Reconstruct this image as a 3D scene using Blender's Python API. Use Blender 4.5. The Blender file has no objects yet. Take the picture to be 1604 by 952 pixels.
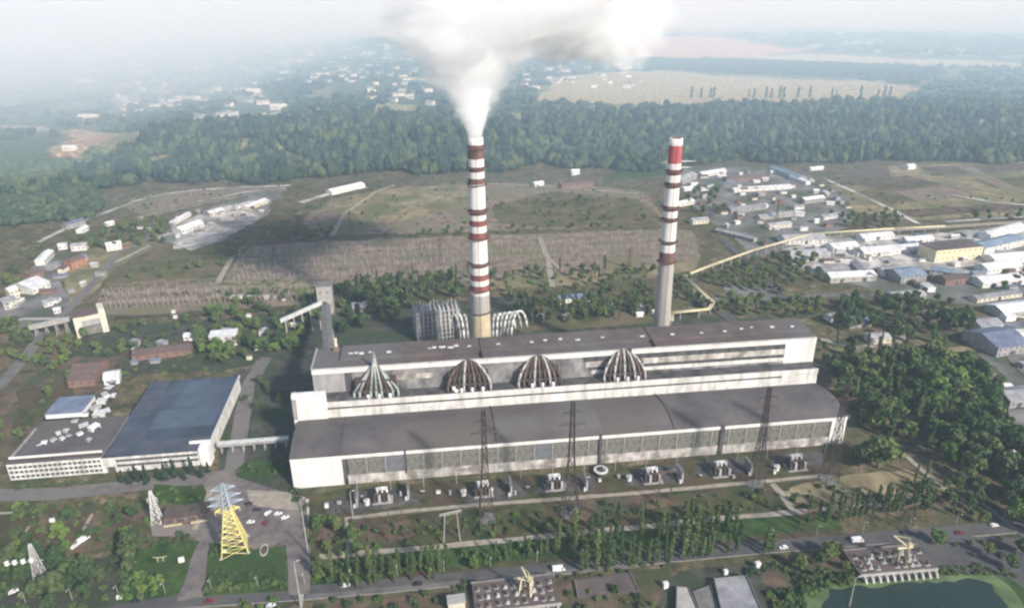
import bpy, math, random, numpy as np
from mathutils import Vector, Matrix, noise, geometry
random.seed(7); RNG = np.random.default_rng(7)
C = bpy.context.scene.collection
SC = bpy.context.scene
R = math.radians

# ------------------------------------------------------------------ camera, sky, sun, exposure
CAM_H, FOC, PITCH, ROLL = 271.0, 1135.8, R(23.28), R(-0.55)
cam_d = bpy.data.cameras.new('camera'); cam = bpy.data.objects.new('camera', cam_d); C.objects.link(cam)
cam_d.sensor_width = 36.0; cam_d.lens = FOC / 1604 * 36.0
cam_d.clip_start = 1.0; cam_d.clip_end = 40000.0
cam.matrix_world = Matrix.Translation((0, 0, CAM_H)) @ Matrix.Rotation(R(90) - PITCH, 4, 'X') @ Matrix.Rotation(ROLL, 4, 'Z')
SC.camera = cam

SUN_EL, SUN_DIR = R(33), Vector((0.68, -0.73, 0)).normalized()     # from the front right
world = bpy.data.worlds.new('World'); SC.world = world; world.use_nodes = True
nt = world.node_tree; bg = nt.nodes['Background']
sky = nt.nodes.new('ShaderNodeTexSky'); sky.sky_type = 'NISHITA'; sky.sun_disc = False
sky.sun_elevation = SUN_EL; sky.sun_rotation = math.atan2(SUN_DIR.x, SUN_DIR.y)
sky.air_density = 1.0; sky.dust_density = 1.2; sky.ozone_density = 1.0; sky.altitude = 200
nt.links.new(sky.outputs[0], bg.inputs[0]); bg.inputs[1].default_value = 0.115
sun_d = bpy.data.lights.new('sun', 'SUN'); sun_d.energy = 4.4; sun_d.angle = R(4); sun_d.color = (1.0, 0.94, 0.87)
sun = bpy.data.objects.new('sun', sun_d); C.objects.link(sun)
sv = Vector((SUN_DIR.x * math.cos(SUN_EL), SUN_DIR.y * math.cos(SUN_EL), math.sin(SUN_EL)))
sun.rotation_euler = sv.to_track_quat('Z', 'Y').to_euler(); sun.location = (300, -300, 900)
SC.view_settings.view_transform = 'Standard'; SC.view_settings.look = 'None'
SC.view_settings.gamma = 1.0; SC.view_settings.use_curve_mapping = False
SC.view_settings.exposure = 0.46
cy = SC.cycles
cy.max_bounces = 64; cy.diffuse_bounces = 3; cy.glossy_bounces = 2; cy.transmission_bounces = 2
cy.volume_bounces = 60; cy.transparent_max_bounces = 16; cy.filter_width = 2.3
cy.use_denoising = True; cy.sample_clamp_indirect = 4.0

HAZE_DENSITY = 0.00013

# ------------------------------------------------------------------ where a place seen in the photograph lies on the ground
cp, sp, cr, sr = math.cos(PITCH), math.sin(PITCH), math.cos(ROLL), math.sin(ROLL)
def ray(px, py):
    X, Y = px - 802.0, py - 476.0
    a, b = (X * cr + Y * sr) / FOC, -(-X * sr + Y * cr) / FOC
    return Vector((a, cp + b * sp, -sp + b * cp))
def G(px, py, z=0.0):
    d = ray(px, py); t = (z - CAM_H) / d.z
    return Vector((d.x * t, d.y * t, z))
def proj(x, y, z):
    dz = z - CAM_H; fw = y * cp - dz * sp; up = y * sp + dz * cp
    X, Y = FOC * x / fw, -FOC * up / fw
    return 802 + X * cr - Y * sr, 476 + X * sr + Y * cr
def zat(x, y, py):                                     # height over (x, y) that shows at image row py
    lo, hi = -5.0, 400.0
    for _ in range(40):
        m = (lo + hi) / 2
        if proj(x, y, m)[1] > py: lo = m
        else: hi = m
    return lo

# ------------------------------------------------------------------ terrain height
BASE = [(-700, 345), (0, 312), (120, 292), (250, 288), (400, 284), (560, 273), (700, 269), (900, 263), (1000, 266), (1100, 256), (1300, 253), (1604, 252), (2300, 258)]
BASEW = [G(*p) for p in BASE]; BX = [p.x for p in BASEW]; BY = [p.y for p in BASEW]
BX[0] = -6000; BX[-1] = 6000
def sstep(t): t = np.clip(t, 0, 1); return t * t * (3 - 2 * t)
def hz(x, y):
    x = np.asarray(x, float); y = np.asarray(y, float)
    yb = np.interp(x, BX, BY)
    ph = np.interp(x, [-1500, -760, -600, 6000], [26, 34, 54, 54])
    z = ph * sstep((y - yb) / 150.0)
    far = sstep((y - yb - 300) / 900.0)
    z = z + far * (7 * np.sin(x / 420.0 + y / 900.0) + 6 * np.sin(y / 610.0 + 1.3 + x / 1500.0))
    z = z + np.clip((y - 3200) / 9000.0, 0, 1) * 20 * (0.6 + 0.4 * np.sin(x / 1300.0 + 2))
    # the pond by the pump house
    return z
def GT(px, py):                                        # the same on the hilly ground
    z = 0.0
    for _ in range(40):
        p = G(px, py, z); z2 = float(hz(p.x, p.y))
        if abs(z2 - z) < .05: break
        z = z * .5 + z2 * .5
    p = G(px, py, z); p.z = float(hz(p.x, p.y)); return p

# ------------------------------------------------------------------ mesh helper
class MB:
    def __init__(s): s.v = []; s.f = []; s.m = []
    def poly(s, pts, m=0):
        n = len(s.v); s.v += [tuple(p) for p in pts]; s.f.append(tuple(range(n, n + len(pts)))); s.m.append(m); return s
    def box(s, x0, x1, y0, y1, z0, z1, m=0, top=None):
        n = len(s.v)
        s.v += [(x0,y0,z0),(x1,y0,z0),(x1,y1,z0),(x0,y1,z0),(x0,y0,z1),(x1,y0,z1),(x1,y1,z1),(x0,y1,z1)]
        for k, q in enumerate(((0,3,2,1),(4,5,6,7),(0,1,5,4),(1,2,6,5),(2,3,7,6),(3,0,4,7))):
            s.f.append(tuple(n + i for i in q)); s.m.append(top if (top is not None and k == 1) else m)
        return s
    def prism(s, poly, z0, z1, m=0, top=None):
        n = len(s.v); k = len(poly)
        s.v += [(p[0], p[1], z0) for p in poly] + [(p[0], p[1], z1) for p in poly]
        s.f.append(tuple(n + i for i in reversed(range(k)))); s.m.append(m)
        s.f.append(tuple(n + k + i for i in range(k))); s.m.append(m if top is None else top)
        for i in range(k):
            j = (i + 1) % k; s.f.append((n+i, n+j, n+k+j, n+k+i)); s.m.append(m)
        return s
    def tube(s, p0, p1, r0, r1=None, n=8, m=0, cap=True):
        p0, p1 = Vector(p0), Vector(p1); r1 = r0 if r1 is None else r1
        d = (p1 - p0)
        if d.length < 1e-6: return s
        d.normalize(); a = d.orthogonal().normalized(); b = d.cross(a); k = len(s.v)
        off = math.pi / 4 if n == 4 else 0
        for p, r in ((p0, r0), (p1, r1)):
            for i in range(n):
                t = 2 * math.pi * i / n + off; s.v.append(tuple(p + (a * math.cos(t) + b * math.sin(t)) * r))
        for i in range(n):
            j = (i + 1) % n; s.f.append((k+i, k+j, k+n+j, k+n+i)); s.m.append(m)
        if cap:
            s.f.append(tuple(k + i for i in reversed(range(n)))); s.m.append(m)
            s.f.append(tuple(k + n + i for i in range(n))); s.m.append(m)
        return s
    def beam(s, p0, p1, w, m=0): return s.tube(p0, p1, w * .707, w * .707, 4, m)
    def ring(s, prof, n=24, m=0, cx=0, cy_=0):          # lathe of [(r, z)], mats per segment if list
        k = len(s.v)
        for r, z in prof:
            for i in range(n):
                t = 2 * math.pi * i / n; s.v.append((cx + r * math.cos(t), cy_ + r * math.sin(t), z))
        for q in range(len(prof) - 1):
            for i in range(n):
                j = (i + 1) % n; s.f.append((k+q*n+i, k+q*n+j, k+(q+1)*n+j, k+(q+1)*n+i)); s.m.append(m[q] if isinstance(m, (list, tuple)) else m)
        return s
    def path(s, pts, r, n=6, m=0):
        for a, b in zip(pts, pts[1:]): s.tube(a, b, r, r, n, m)
        return s
    def mesh(s, name, mats, smooth=False):
        me = bpy.data.meshes.new(name); me.from_pydata(s.v, [], s.f)
        for mm in (mats if isinstance(mats, (list, tuple)) else [mats]): me.materials.append(mm)
        me.polygons.foreach_set('material_index', s.m)
        if smooth: me.polygons.foreach_set('use_smooth', [True] * len(s.f))
        me.update(); return me
    def build(s, name, mats, parent=None, smooth=False, loc=None):
        o = bpy.data.objects.new(name, s.mesh(name, mats, smooth)); C.objects.link(o)
        if parent: o.parent = parent
        if loc is not None: o.location = loc
        return o
def np_mesh(name, V, F, mats, midx=None, smooth=False):   # triangles from numpy arrays
    me = bpy.data.meshes.new(name); k = F.shape[1]
    me.vertices.add(len(V)); me.vertices.foreach_set('co', V.astype(np.float32).ravel())
    me.loops.add(F.size); me.loops.foreach_set('vertex_index', F.astype(np.int32).ravel())
    me.polygons.add(len(F)); me.polygons.foreach_set('loop_start', np.arange(0, F.size, k, dtype=np.int32))
    me.polygons.foreach_set('loop_total', np.full(len(F), k, dtype=np.int32))
    for mm in (mats if isinstance(mats, (list, tuple)) else [mats]): me.materials.append(mm)
    if midx is not None: me.polygons.foreach_set('material_index', midx.astype(np.int32))
    if smooth: me.polygons.foreach_set('use_smooth', np.ones(len(F), bool))
    me.update(calc_edges=True); return me
def obj(name, me, parent=None):
    o = bpy.data.objects.new(name, me); C.objects.link(o)
    if parent: o.parent = parent
    return o
def tag(o, label, cat, group=None, kind=None):
    o['label'] = label
    if cat: o['category'] = cat
    if group: o['group'] = group
    if kind: o['kind'] = kind
    return o
def thing(name, label, cat, loc=(0, 0, 0), rz=0.0, group=None):
    o = bpy.data.objects.new(name, None); C.objects.link(o); o.empty_display_size = 1
    o.location = loc; o.rotation_euler = (0, 0, rz); return tag(o, label, cat, group)
KIDS = {}
def kids(o):
    return [c for c in o.children]
def dup(root, loc, rz=0.0, scale=1.0, label=None, group=None, cat=None):
    r = root.copy(); C.objects.link(r); r.location = loc; r.rotation_euler = (0, 0, rz)
    r.scale = (scale,) * 3 if not isinstance(scale, (tuple, list)) else scale
    if label: r['label'] = label
    if group: r['group'] = group
    key = root.name
    if key not in KIDS: KIDS[key] = [(c, list(c.children)) for c in root.children]
    for ch, gs in KIDS[key]:
        c = ch.copy(); C.objects.link(c); c.parent = r
        for g in gs:
            d = g.copy(); C.objects.link(d); d.parent = c
    return r
ONES = 'first second third fourth fifth sixth seventh eighth ninth tenth eleventh twelfth thirteenth fourteenth fifteenth sixteenth seventeenth eighteenth nineteenth'.split()
TENS = {2: 'twenty', 3: 'thirty', 4: 'forty', 5: 'fifty', 6: 'sixty', 7: 'seventy', 8: 'eighty', 9: 'ninety'}
def ordw(i):
    if i < 20: return ONES[i - 1]
    t, o = divmod(i, 10)
    if t >= 10: return 'hundred and ' + ordw(i - 100)
    return (TENS[t][:-1] + 'ieth') if o == 0 else TENS[t] + '-' + ONES[o - 1]

# ------------------------------------------------------------------ materials
def mat(name, c1, c2=None, scale=0.3, rough=0.85, contrast=(0.35, 0.65), c3=None, scale3=0.05, stretch=None, rand=0.0, metal=0.0, spec=0.3, detail=6, bump=0.0, bscale=None, panel=None):
    m = bpy.data.materials.new(name); m.use_nodes = True; t = m.node_tree; N = t.nodes; L = t.links
    b = N['Principled BSDF']; b.inputs['Roughness'].default_value = rough; b.inputs['Metallic'].default_value = metal
    b.inputs['Specular IOR Level'].default_value = spec
    tc = N.new('ShaderNodeTexCoord'); src = tc.outputs['Object']
    if stretch:
        mp = N.new('ShaderNodeMapping'); mp.inputs['Scale'].default_value = stretch; L.new(src, mp.inputs[0]); src = mp.outputs[0]
    col = None
    if c2 is not None:
        n = N.new('ShaderNodeTexNoise'); n.inputs['Scale'].default_value = scale; n.inputs['Detail'].default_value = detail; n.inputs['Roughness'].default_value = .6
        L.new(src, n.inputs['Vector'])
        r = N.new('ShaderNodeValToRGB'); r.color_ramp.elements[0].position = contrast[0]; r.color_ramp.elements[1].position = contrast[1]
        r.color_ramp.elements[0].color = (*c1, 1); r.color_ramp.elements[1].color = (*c2, 1)
        L.new(n.outputs[0], r.inputs[0]); col = r.outputs[0]
        if c3 is not None:
            n3 = N.new('ShaderNodeTexNoise'); n3.inputs['Scale'].default_value = scale3; n3.inputs['Detail'].default_value = 4
            L.new(tc.outputs['Object'], n3.inputs['Vector'])
            r3 = N.new('ShaderNodeValToRGB'); r3.color_ramp.elements[0].position = .45; r3.color_ramp.elements[1].position = .62
            L.new(n3.outputs[0], r3.inputs[0])
            mx = N.new('ShaderNodeMix'); mx.data_type = 'RGBA'; L.new(r3.outputs[0], mx.inputs[0]); L.new(col, mx.inputs[6]); mx.inputs[7].default_value = (*c3, 1)
            col = mx.outputs[2]
    if panel:
        sx = N.new('ShaderNodeSeparateXYZ'); L.new(tc.outputs['Object'], sx.inputs[0]); ad = N.new('ShaderNodeMath'); L.new(sx.outputs[0], ad.inputs[0]); L.new(sx.outputs[1], ad.inputs[1])
        cb = N.new('ShaderNodeCombineXYZ'); L.new(ad.outputs[0], cb.inputs[0]); L.new(sx.outputs[2], cb.inputs[1])
        br = N.new('ShaderNodeTexBrick'); br.offset = 0; br.inputs['Scale'].default_value = 1; br.inputs['Brick Width'].default_value = panel[0]; br.inputs['Row Height'].default_value = panel[1]
        br.inputs['Mortar Size'].default_value = .06; br.inputs['Color1'].default_value = (1, 1, 1, 1); br.inputs['Color2'].default_value = (.92, .91, .89, 1); br.inputs['Mortar'].default_value = (.72, .71, .69, 1)
        L.new(cb.outputs[0], br.inputs['Vector']); mp_ = N.new('ShaderNodeMix'); mp_.data_type = 'RGBA'; mp_.blend_type = 'MULTIPLY'; mp_.inputs[0].default_value = 1
        L.new(col, mp_.inputs[6]); L.new(br.outputs[0], mp_.inputs[7]); col = mp_.outputs[2]
    if rand:
        oi = N.new('ShaderNodeObjectInfo'); hs = N.new('ShaderNodeHueSaturation')
        ma = N.new('ShaderNodeMath'); ma.operation = 'MULTIPLY_ADD'; ma.inputs[1].default_value = 2 * rand; ma.inputs[2].default_value = 1 - rand
        L.new(oi.outputs['Random'], ma.inputs[0]); L.new(ma.outputs[0], hs.inputs['Value'])
        mh = N.new('ShaderNodeMath'); mh.operation = 'MULTIPLY_ADD'; mh.inputs[1].default_value = -0.05; mh.inputs[2].default_value = 0.525
        L.new(oi.outputs['Random'], mh.inputs[0]); L.new(mh.outputs[0], hs.inputs['Hue'])
        if col is None: hs.inputs['Color'].default_value = (*c1, 1)
        else: L.new(col, hs.inputs['Color'])
        col = hs.outputs[0]
    if col is None: b.inputs['Base Color'].default_value = (*c1, 1)
    else: L.new(col, b.inputs['Base Color'])
    if bump:
        nb = N.new('ShaderNodeTexNoise'); nb.inputs['Scale'].default_value = bscale or scale * 4; nb.inputs['Detail'].default_value = 5
        L.new(tc.outputs['Object'], nb.inputs['Vector'])
        bp = N.new('ShaderNodeBump'); bp.inputs['Strength'].default_value = bump; bp.inputs['Distance'].default_value = .5
        L.new(nb.outputs[0], bp.inputs['Height']); L.new(bp.outputs[0], b.inputs['Normal'])
    return m
def grid_mat(name, glass, frame, w, h, line, glass2=None):      # window wall: glazing bars as a grid, panes a little unlike each other
    m = bpy.data.materials.new(name); m.use_nodes = True; t = m.node_tree; N = t.nodes; L = t.links; b = N['Principled BSDF']
    tc = N.new('ShaderNodeTexCoord'); mp = N.new('ShaderNodeMapping'); mp.inputs['Rotation'].default_value = (R(90), 0, 0)
    sx = N.new('ShaderNodeSeparateXYZ'); cb = N.new('ShaderNodeCombineXYZ')
    L.new(tc.outputs['Object'], sx.inputs[0]); L.new(sx.outputs[0], cb.inputs[0]); L.new(sx.outputs[2], cb.inputs[1])
    br = N.new('ShaderNodeTexBrick'); br.offset = 0; br.inputs['Scale'].default_value = 1; br.inputs['Brick Width'].default_value = w
    br.inputs['Row Height'].default_value = h; br.inputs['Mortar Size'].default_value = line; br.inputs['Mortar Smooth'].default_value = .1
    br.inputs['Color1'].default_value = (*glass, 1); br.inputs['Color2'].default_value = (*(glass2 or [c * .7 for c in glass]), 1); br.inputs['Mortar'].default_value = (*frame, 1)
    L.new(cb.outputs[0], br.inputs['Vector'])
    n = N.new('ShaderNodeTexNoise'); n.inputs['Scale'].default_value = .12; L.new(tc.outputs['Object'], n.inputs['Vector'])
    mx = N.new('ShaderNodeMix'); mx.data_type = 'RGBA'; mx.blend_type = 'MULTIPLY'; mx.inputs[0].default_value = .5
    L.new(br.outputs[0], mx.inputs[6]); L.new(n.outputs[0], mx.inputs[7]); L.new(mx.outputs[2], b.inputs['Base Color'])
    b.inputs['Roughness'].default_value = .35; b.inputs['Specular IOR Level'].default_value = .4
    return m

M = {}
M['white'] = mat('white_wall', (.44, .43, .40), (.78, .77, .74), .25, .8, stretch=(1, 1, .25), panel=(6, 3), detail=9)
M['white_dirty'] = mat('stained_white_wall', (.30, .28, .26), (.68, .66, .62), .18, .85, stretch=(1, 1, .3), c3=(.22, .20, .18), scale3=.12, panel=(6, 1.6), detail=9)
M['white_clean'] = mat('white_panel', (.60, .59, .57), (.80, .79, .77), .16, .8, stretch=(1, 1, .25), panel=(6, 3.2), detail=9)
M['cream'] = mat('cream_wall', (.50, .46, .37), (.66, .61, .50), .3, .85, stretch=(1, 1, .4))
M['yellow_wall'] = mat('pale_yellow_wall', (.60, .52, .34), (.70, .62, .42), .2, .85)
M['grey_wall'] = mat('grey_wall', (.22, .22, .22), (.34, .33, .32), .2, .9, stretch=(1, 1, .3))
M['dark_wall'] = mat('dark_wall', (.035, .035, .04), (.11, .105, .105), .15, .9)
M['soot_wall'] = mat('sooty_wall', (.05, .05, .055), (.30, .29, .28), .09, .9, stretch=(1, 1, .6))
M['brick'] = mat('red_brick', (.17, .10, .08), (.26, .165, .135), .4, .9)
M['roof_dark'] = mat('bitumen_roof', (.070, .063, .066), (.125, .113, .112), .05, .85, c3=(.112, .096, .086), scale3=.016, bump=.1, bscale=2, detail=9)
M['roof_brown'] = mat('brown_bitumen_roof', (.080, .066, .063), (.13, .10, .092), .10, .9, c3=(.12, .115, .115), scale3=.018)
M['roof_blue'] = mat('blue_grey_roof', (.045, .062, .098), (.088, .108, .145), .06, .6, c3=(.040, .048, .068), scale3=.03, detail=9)
M['roof_grey'] = mat('grey_roof', (.20, .20, .21), (.34, .34, .35), .15, .8, rand=.25)
M['roof_red'] = mat('red_brown_roof', (.095, .068, .064), (.15, .105, .096), .3, .9, rand=.2)
M['roof_white'] = mat('pale_roof', (.52, .52, .53), (.78, .78, .78), .15, .6, rand=.15)
M['roof_slate'] = mat('slate_blue_roof', (.12, .15, .21), (.20, .24, .31), .15, .6, rand=.2)
M['glass_dark'] = mat('dark_glass', (.05, .055, .06), (.10, .105, .11), .5, .25, spec=.5)
M['hall_glass'] = grid_mat('hall_glazing', (.31, .30, .255), (.17, .165, .15), 1.4, 1.9, .14, (.15, .15, .13))
M['hall_glass_blue'] = grid_mat('blue_hall_glazing', (.24, .25, .27), (.17, .165, .16), 1.4, 1.9, .14, (.17, .185, .21))
M['strip_glass'] = mat('grimy_strip_glazing', (.035, .035, .038), (.10, .10, .10), .4, .5, stretch=(1, 1, .2))
M['steel_dark'] = mat('dark_rusted_steel', (.045, .036, .034), (.085, .06, .055), .5, .7)
M['steel_rust'] = mat('rust_brown_steel', (.095, .062, .050), (.16, .105, .08), .5, .8)
M['steel_grey'] = mat('grey_steel', (.30, .30, .30), (.45, .44, .43), .4, .6)
M['steel_light'] = mat('pale_steel', (.45, .46, .45), (.68, .68, .66), .4, .5)
M['steel_green'] = mat('pale_green_steel', (.20, .26, .23), (.42, .48, .44), .4, .5)
M['yellow_paint'] = mat('yellow_paint', (.58, .50, .16), (.74, .66, .28), .5, .5)
M['pale_yellow'] = mat('faded_yellow_paint', (.46, .41, .25), (.58, .53, .36), .3, .7)
M['blue_paint'] = mat('blue_paint', (.27, .35, .43), (.36, .44, .52), .5, .5)
M['orange_paint'] = mat('orange_paint', (.32, .15, .10), (.40, .20, .14), .5, .6)
M['concrete'] = mat('concrete', (.30, .29, .27), (.42, .40, .37), .2, .9)
M['concrete_dark'] = mat('dark_concrete', (.13, .125, .12), (.20, .19, .18), .25, .9)
M['stack_conc'] = mat('stack_concrete', (.30, .285, .26), (.40, .38, .345), .12, .9, stretch=(1, 1, .2))
M['stack_white'] = mat('stack_white_paint', (.58, .55, .52), (.76, .74, .71), .14, .8, stretch=(1, 1, .25))
M['stack_red'] = mat('stack_red_paint', (.16, .055, .05), (.25, .09, .08), .14, .8, stretch=(1, 1, .25))
M['stack_brown'] = mat('stack_brown_paint', (.105, .055, .048), (.165, .095, .08), .14, .8, stretch=(1, 1, .25))
M['stack_brightred'] = mat('stack_bright_red_paint', (.34, .07, .08), (.44, .11, .11), .14, .8)
M['stack_sand'] = mat('stack_sand_concrete', (.42, .35, .22), (.54, .46, .31), .14, .85)
M['black_rubber'] = mat('black_rubber', (.02, .02, .02))
M['car_glass'] = mat('car_glass', (.02, .025, .03), rough=.15, spec=.5)
M['car_white'] = mat('white_car_paint', (.78, .78, .78), rough=.35, spec=.5)
M['car_dark'] = mat('dark_car_paint', (.03, .03, .035), rough=.35, spec=.5)
M['car_red'] = mat('dark_red_car_paint', (.16, .03, .03), rough=.35, spec=.5)
M['bark'] = mat('bark', (.07, .05, .035), (.13, .10, .075), 1.2, .95)
def leaf(name, a, b, rand=.22): return mat(name, a, b, .55, .9, rand=rand, contrast=(.3, .7), spec=.1)
M['leaf_mid'] = leaf('broadleaf_foliage', (.052, .088, .030), (.120, .170, .060))
M['leaf_dark'] = leaf('dark_foliage', (.036, .064, .030), (.082, .124, .050))
M['leaf_light'] = leaf('bright_foliage', (.070, .125, .030), (.13, .20, .055))
M['leaf_poplar'] = leaf('poplar_foliage', (.044, .074, .028), (.105, .145, .055), .3)
M['leaf_spruce'] = leaf('spruce_foliage', (.020, .042, .028), (.045, .075, .045))
M['leaf_forest'] = mat('forest_foliage', (.017, .036, .026), (.044, .070, .042), .035, .9, contrast=(.3, .7), c3=(.035, .058, .030), scale3=.012, spec=.1)
M['leaf_scrub'] = mat('scrub_foliage', (.050, .075, .035), (.095, .12, .055), .05, .9, contrast=(.3, .7), spec=.1)
M['yard_dark'] = mat('oily_yard', (.045, .044, .046), (.10, .095, .09), .15, .95, detail=9)
M['switch_steel'] = mat('weathered_switchyard_steel', (.19, .155, .13), (.31, .265, .225), .5, .7)
# ground covers
M['asphalt'] = mat('asphalt', (.058, .056, .058), (.10, .096, .096), .08, .9, c3=(.10, .095, .09), scale3=.03)
M['asphalt_pale'] = mat('worn_asphalt', (.10, .094, .092), (.175, .165, .155), .16, .9, c3=(.16, .145, .135), scale3=.03)
M['plaza'] = mat('worn_paving', (.095, .082, .082), (.175, .150, .145), .2, .9, c3=(.22, .19, .165), scale3=.03)
M['dirt_path'] = mat('pale_dirt', (.24, .21, .165), (.36, .32, .26), .2, .95)
M['kerb'] = mat('kerb_concrete', (.17, .16, .15), (.26, .25, .235), .3, .9)
M['lawn'] = mat('lawn_grass', (.018, .046, .012), (.070, .110, .032), .12, .95, spec=.1, c3=(.040, .070, .024), scale3=.05, contrast=(.36, .64), detail=9)
M['lawn_rough'] = mat('rough_grass', (.030, .044, .017), (.088, .086, .040), .10, .95, spec=.1, c3=(.085, .064, .042), scale3=.035, contrast=(.38, .62), detail=9)
M['scrub_field'] = mat('scrub_field', (.055, .070, .028), (.125, .118, .060), .06, .95, spec=.1, c3=(.140, .112, .072), scale3=.025, contrast=(.36, .64), detail=9)
M['soil'] = mat('brown_soil', (.070, .046, .032), (.150, .108, .074), .10, .95, c3=(.055, .065, .030), scale3=.045, contrast=(.38, .62), detail=9)
M['gravel_yard'] = mat('switchyard_gravel', (.125, .096, .072), (.255, .200, .155), .09, .95, c3=(.15, .14, .08), scale3=.02, contrast=(.38, .62), detail=9)
M['tan_field'] = mat('dry_grass', (.15, .122, .066), (.29, .245, .145), .07, .95, c3=(.11, .12, .055), scale3=.02, contrast=(.38, .62), detail=9)
M['pale_yard'] = mat('pale_yard', (.26, .24, .22), (.60, .57, .53), .045, .95, c3=(.16, .155, .14), scale3=.025, contrast=(.38, .62), detail=9)
M['grey_yard'] = mat('grey_yard', (.105, .10, .10), (.25, .24, .235), .05, .95, c3=(.07, .085, .05), scale3=.025, contrast=(.38, .62), detail=9)
M['dark_ground'] = mat('dark_and_shaded_ground', (.026, .034, .026), (.080, .076, .058), .10, .95, c3=(.035, .055, .025), scale3=.04, contrast=(.38, .62), detail=9)  # dark earth and grass tones, also used as painted shade left of the hall
M['algae'] = mat('algae_mat', (.070, .110, .040), (.15, .205, .085), .10, .9, contrast=(.4, .7))
M['water'] = mat('pond_water', (.014, .026, .018), (.022, .038, .026), .03, .12, spec=.5, bump=.02, bscale=1.5)

# ------------------------------------------------------------------ terrain sheet
def inpoly(X, Y, poly):
    ins = np.zeros(X.shape, bool); n = len(poly); j = n - 1
    for i in range(n):
        xi, yi, xj, yj = poly[i][0], poly[i][1], poly[j][0], poly[j][1]
        c = ((yi > Y) != (yj > Y)) & (X < (xj - xi) * (Y - yi) / ((yj - yi) if yj != yi else 1e-9) + xi)
        ins ^= c; j = i
    return ins
rows = list(np.arange(-400, 1000, 40.0)); y = 1000.0
while y < 33000: rows.append(y); y += max(9.0, (y - 1000) * .011 + 9 if y > 1600 else 9)
rows = np.array(rows); cols = np.linspace(-1, 1, 300)
YY = np.repeat(rows[:, None], 300, 1); XX = cols[None, :] * (0.95 * np.maximum(YY, 0) + 650)
ZZ = hz(XX, YY); ZZ[YY < 1050] = 0
yb = np.interp(XX, BX, BY)
cov = np.zeros((*XX.shape, 4)); cov[..., :3] = (.10, .098, .050); cov[..., 3] = 1.0
far = YY > yb + 60
cov[far, :3] = (.085, .120, .065)
nz = np.sin(XX / 170 + 2 * np.sin(YY / 230)) * np.sin(YY / 140 + 1.7 * np.sin(XX / 310)) 
cov[far & (nz > .45), :3] = (.20, .20, .11)
cov[far & (nz < -.5), :3] = (.045, .075, .042)
def cover(px_poly, c):
    w = [GT(*p) for p in px_poly]; k = inpoly(XX + 14 * np.sin(YY / 37), YY + 10 * np.sin(XX / 41), [(p.x, p.y) for p in w]) & far
    cov[k, :3] = c
cover([(835, 160), (850, 140), (900, 120), (960, 112), (1060, 112), (1150, 120), (1230, 124), (1330, 126), (1400, 130), (1445, 142), (1400, 154), (1200, 160), (1000, 165)], (.44, .37, .22))
cover([(985, 88), (975, 66), (1040, 58), (1120, 58), (1200, 70), (1260, 80), (1180, 90), (1080, 92)], (.62, .36, .30))
cover([(1120, 92), (1260, 84), (1420, 92), (1604, 98), (1604, 106), (1400, 102), (1200, 98)], (.50, .48, .36))
cover([(1230, 60), (1420, 66), (1604, 84), (1604, 92), (1400, 84), (1260, 76)], (.36, .40, .28))
cover([(780, 186), (870, 166), (1000, 164), (1000, 174), (860, 178), (800, 190)], (.26, .26, .14))
cover([(500, 176), (560, 160), (640, 164), (650, 172), (560, 176)], (.36, .34, .17))
cover([(90, 242), (96, 206), (130, 204), (185, 210), (175, 222), (130, 244)], (.40, .29, .19))
cover([(-40, 197), (80, 196), (100, 206), (60, 206), (-40, 206)], (.34, .32, .25))
cover([(230, 206), (330, 192), (430, 176), (480, 166), (500, 172), (440, 184), (340, 200), (240, 210)], (.40, .40, .33))
cover([(1000, 96), (1160, 98), (1380, 106), (1480, 116), (1450, 128), (1320, 122), (1150, 116), (1010, 108)], (.045, .075, .045))
cover([(1440, 120), (1604, 118), (1604, 150), (1480, 150)], (.10, .14, .08))
nr, nc = XX.shape; idx = np.arange(nr * nc).reshape(nr, nc)
F = np.stack([idx[:-1, :-1], idx[:-1, 1:], idx[1:, 1:], idx[1:, :-1]], -1).reshape(-1, 4)
gm = bpy.data.materials.new('open_ground'); gm.use_nodes = True; t = gm.node_tree; N = t.nodes; L = t.links; b = N['Principled BSDF']
b.inputs['Roughness'].default_value = .95; b.inputs['Specular IOR Level'].default_value = .1
at = N.new('ShaderNodeAttribute'); at.attribute_name = 'cover'; tc = N.new('ShaderNodeTexCoord')
def nramp(scale, p0, p1, detail=6):
    n = N.new('ShaderNodeTexNoise'); n.inputs['Scale'].default_value = scale; n.inputs['Detail'].default_value = detail; n.inputs['Roughness'].default_value = .65
    r = N.new('ShaderNodeMapRange'); r.inputs[1].default_value = p0; r.inputs[2].default_value = p1
    L.new(tc.outputs['Object'], n.inputs['Vector']); L.new(n.outputs[0], r.inputs[0]); return r.outputs[0]
def mixc(fac, a, bb, mode='MIX'):
    m = N.new('ShaderNodeMix'); m.data_type = 'RGBA'; m.blend_type = mode
    L.new(fac, m.inputs[0]) if not isinstance(fac, float) else setattr(m.inputs[0], 'default_value', fac)
    for s, v in ((6, a), (7, bb)):
        if isinstance(v, tuple): m.inputs[s].default_value = (*v, 1)
        else: L.new(v, m.inputs[s])
    return m.outputs[2]
f1 = nramp(.018, .42, .60); f2 = nramp(.11, .46, .60, 8); f3 = nramp(.6, .42, .75)
f4 = nramp(.07, .50, .62, 9); f5 = nramp(.28, .52, .66, 8)
f6 = nramp(.045, .53, .60, 9)
near = mixc(f1, (.185, .135, .085), (.078, .090, .038)); near = mixc(f6, near, (.255, .205, .135)); near = mixc(f2, near, (.095, .098, .048)); near = mixc(f4, near, (.034, .052, .022)); near = mixc(f5, near, (.042, .052, .026)); near = mixc(f3, near, (.075, .062, .042))
vary = N.new('ShaderNodeMapRange'); vary.inputs[3].default_value = .55; vary.inputs[4].default_value = 1.4; L.new(f2, vary.inputs[0])
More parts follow.
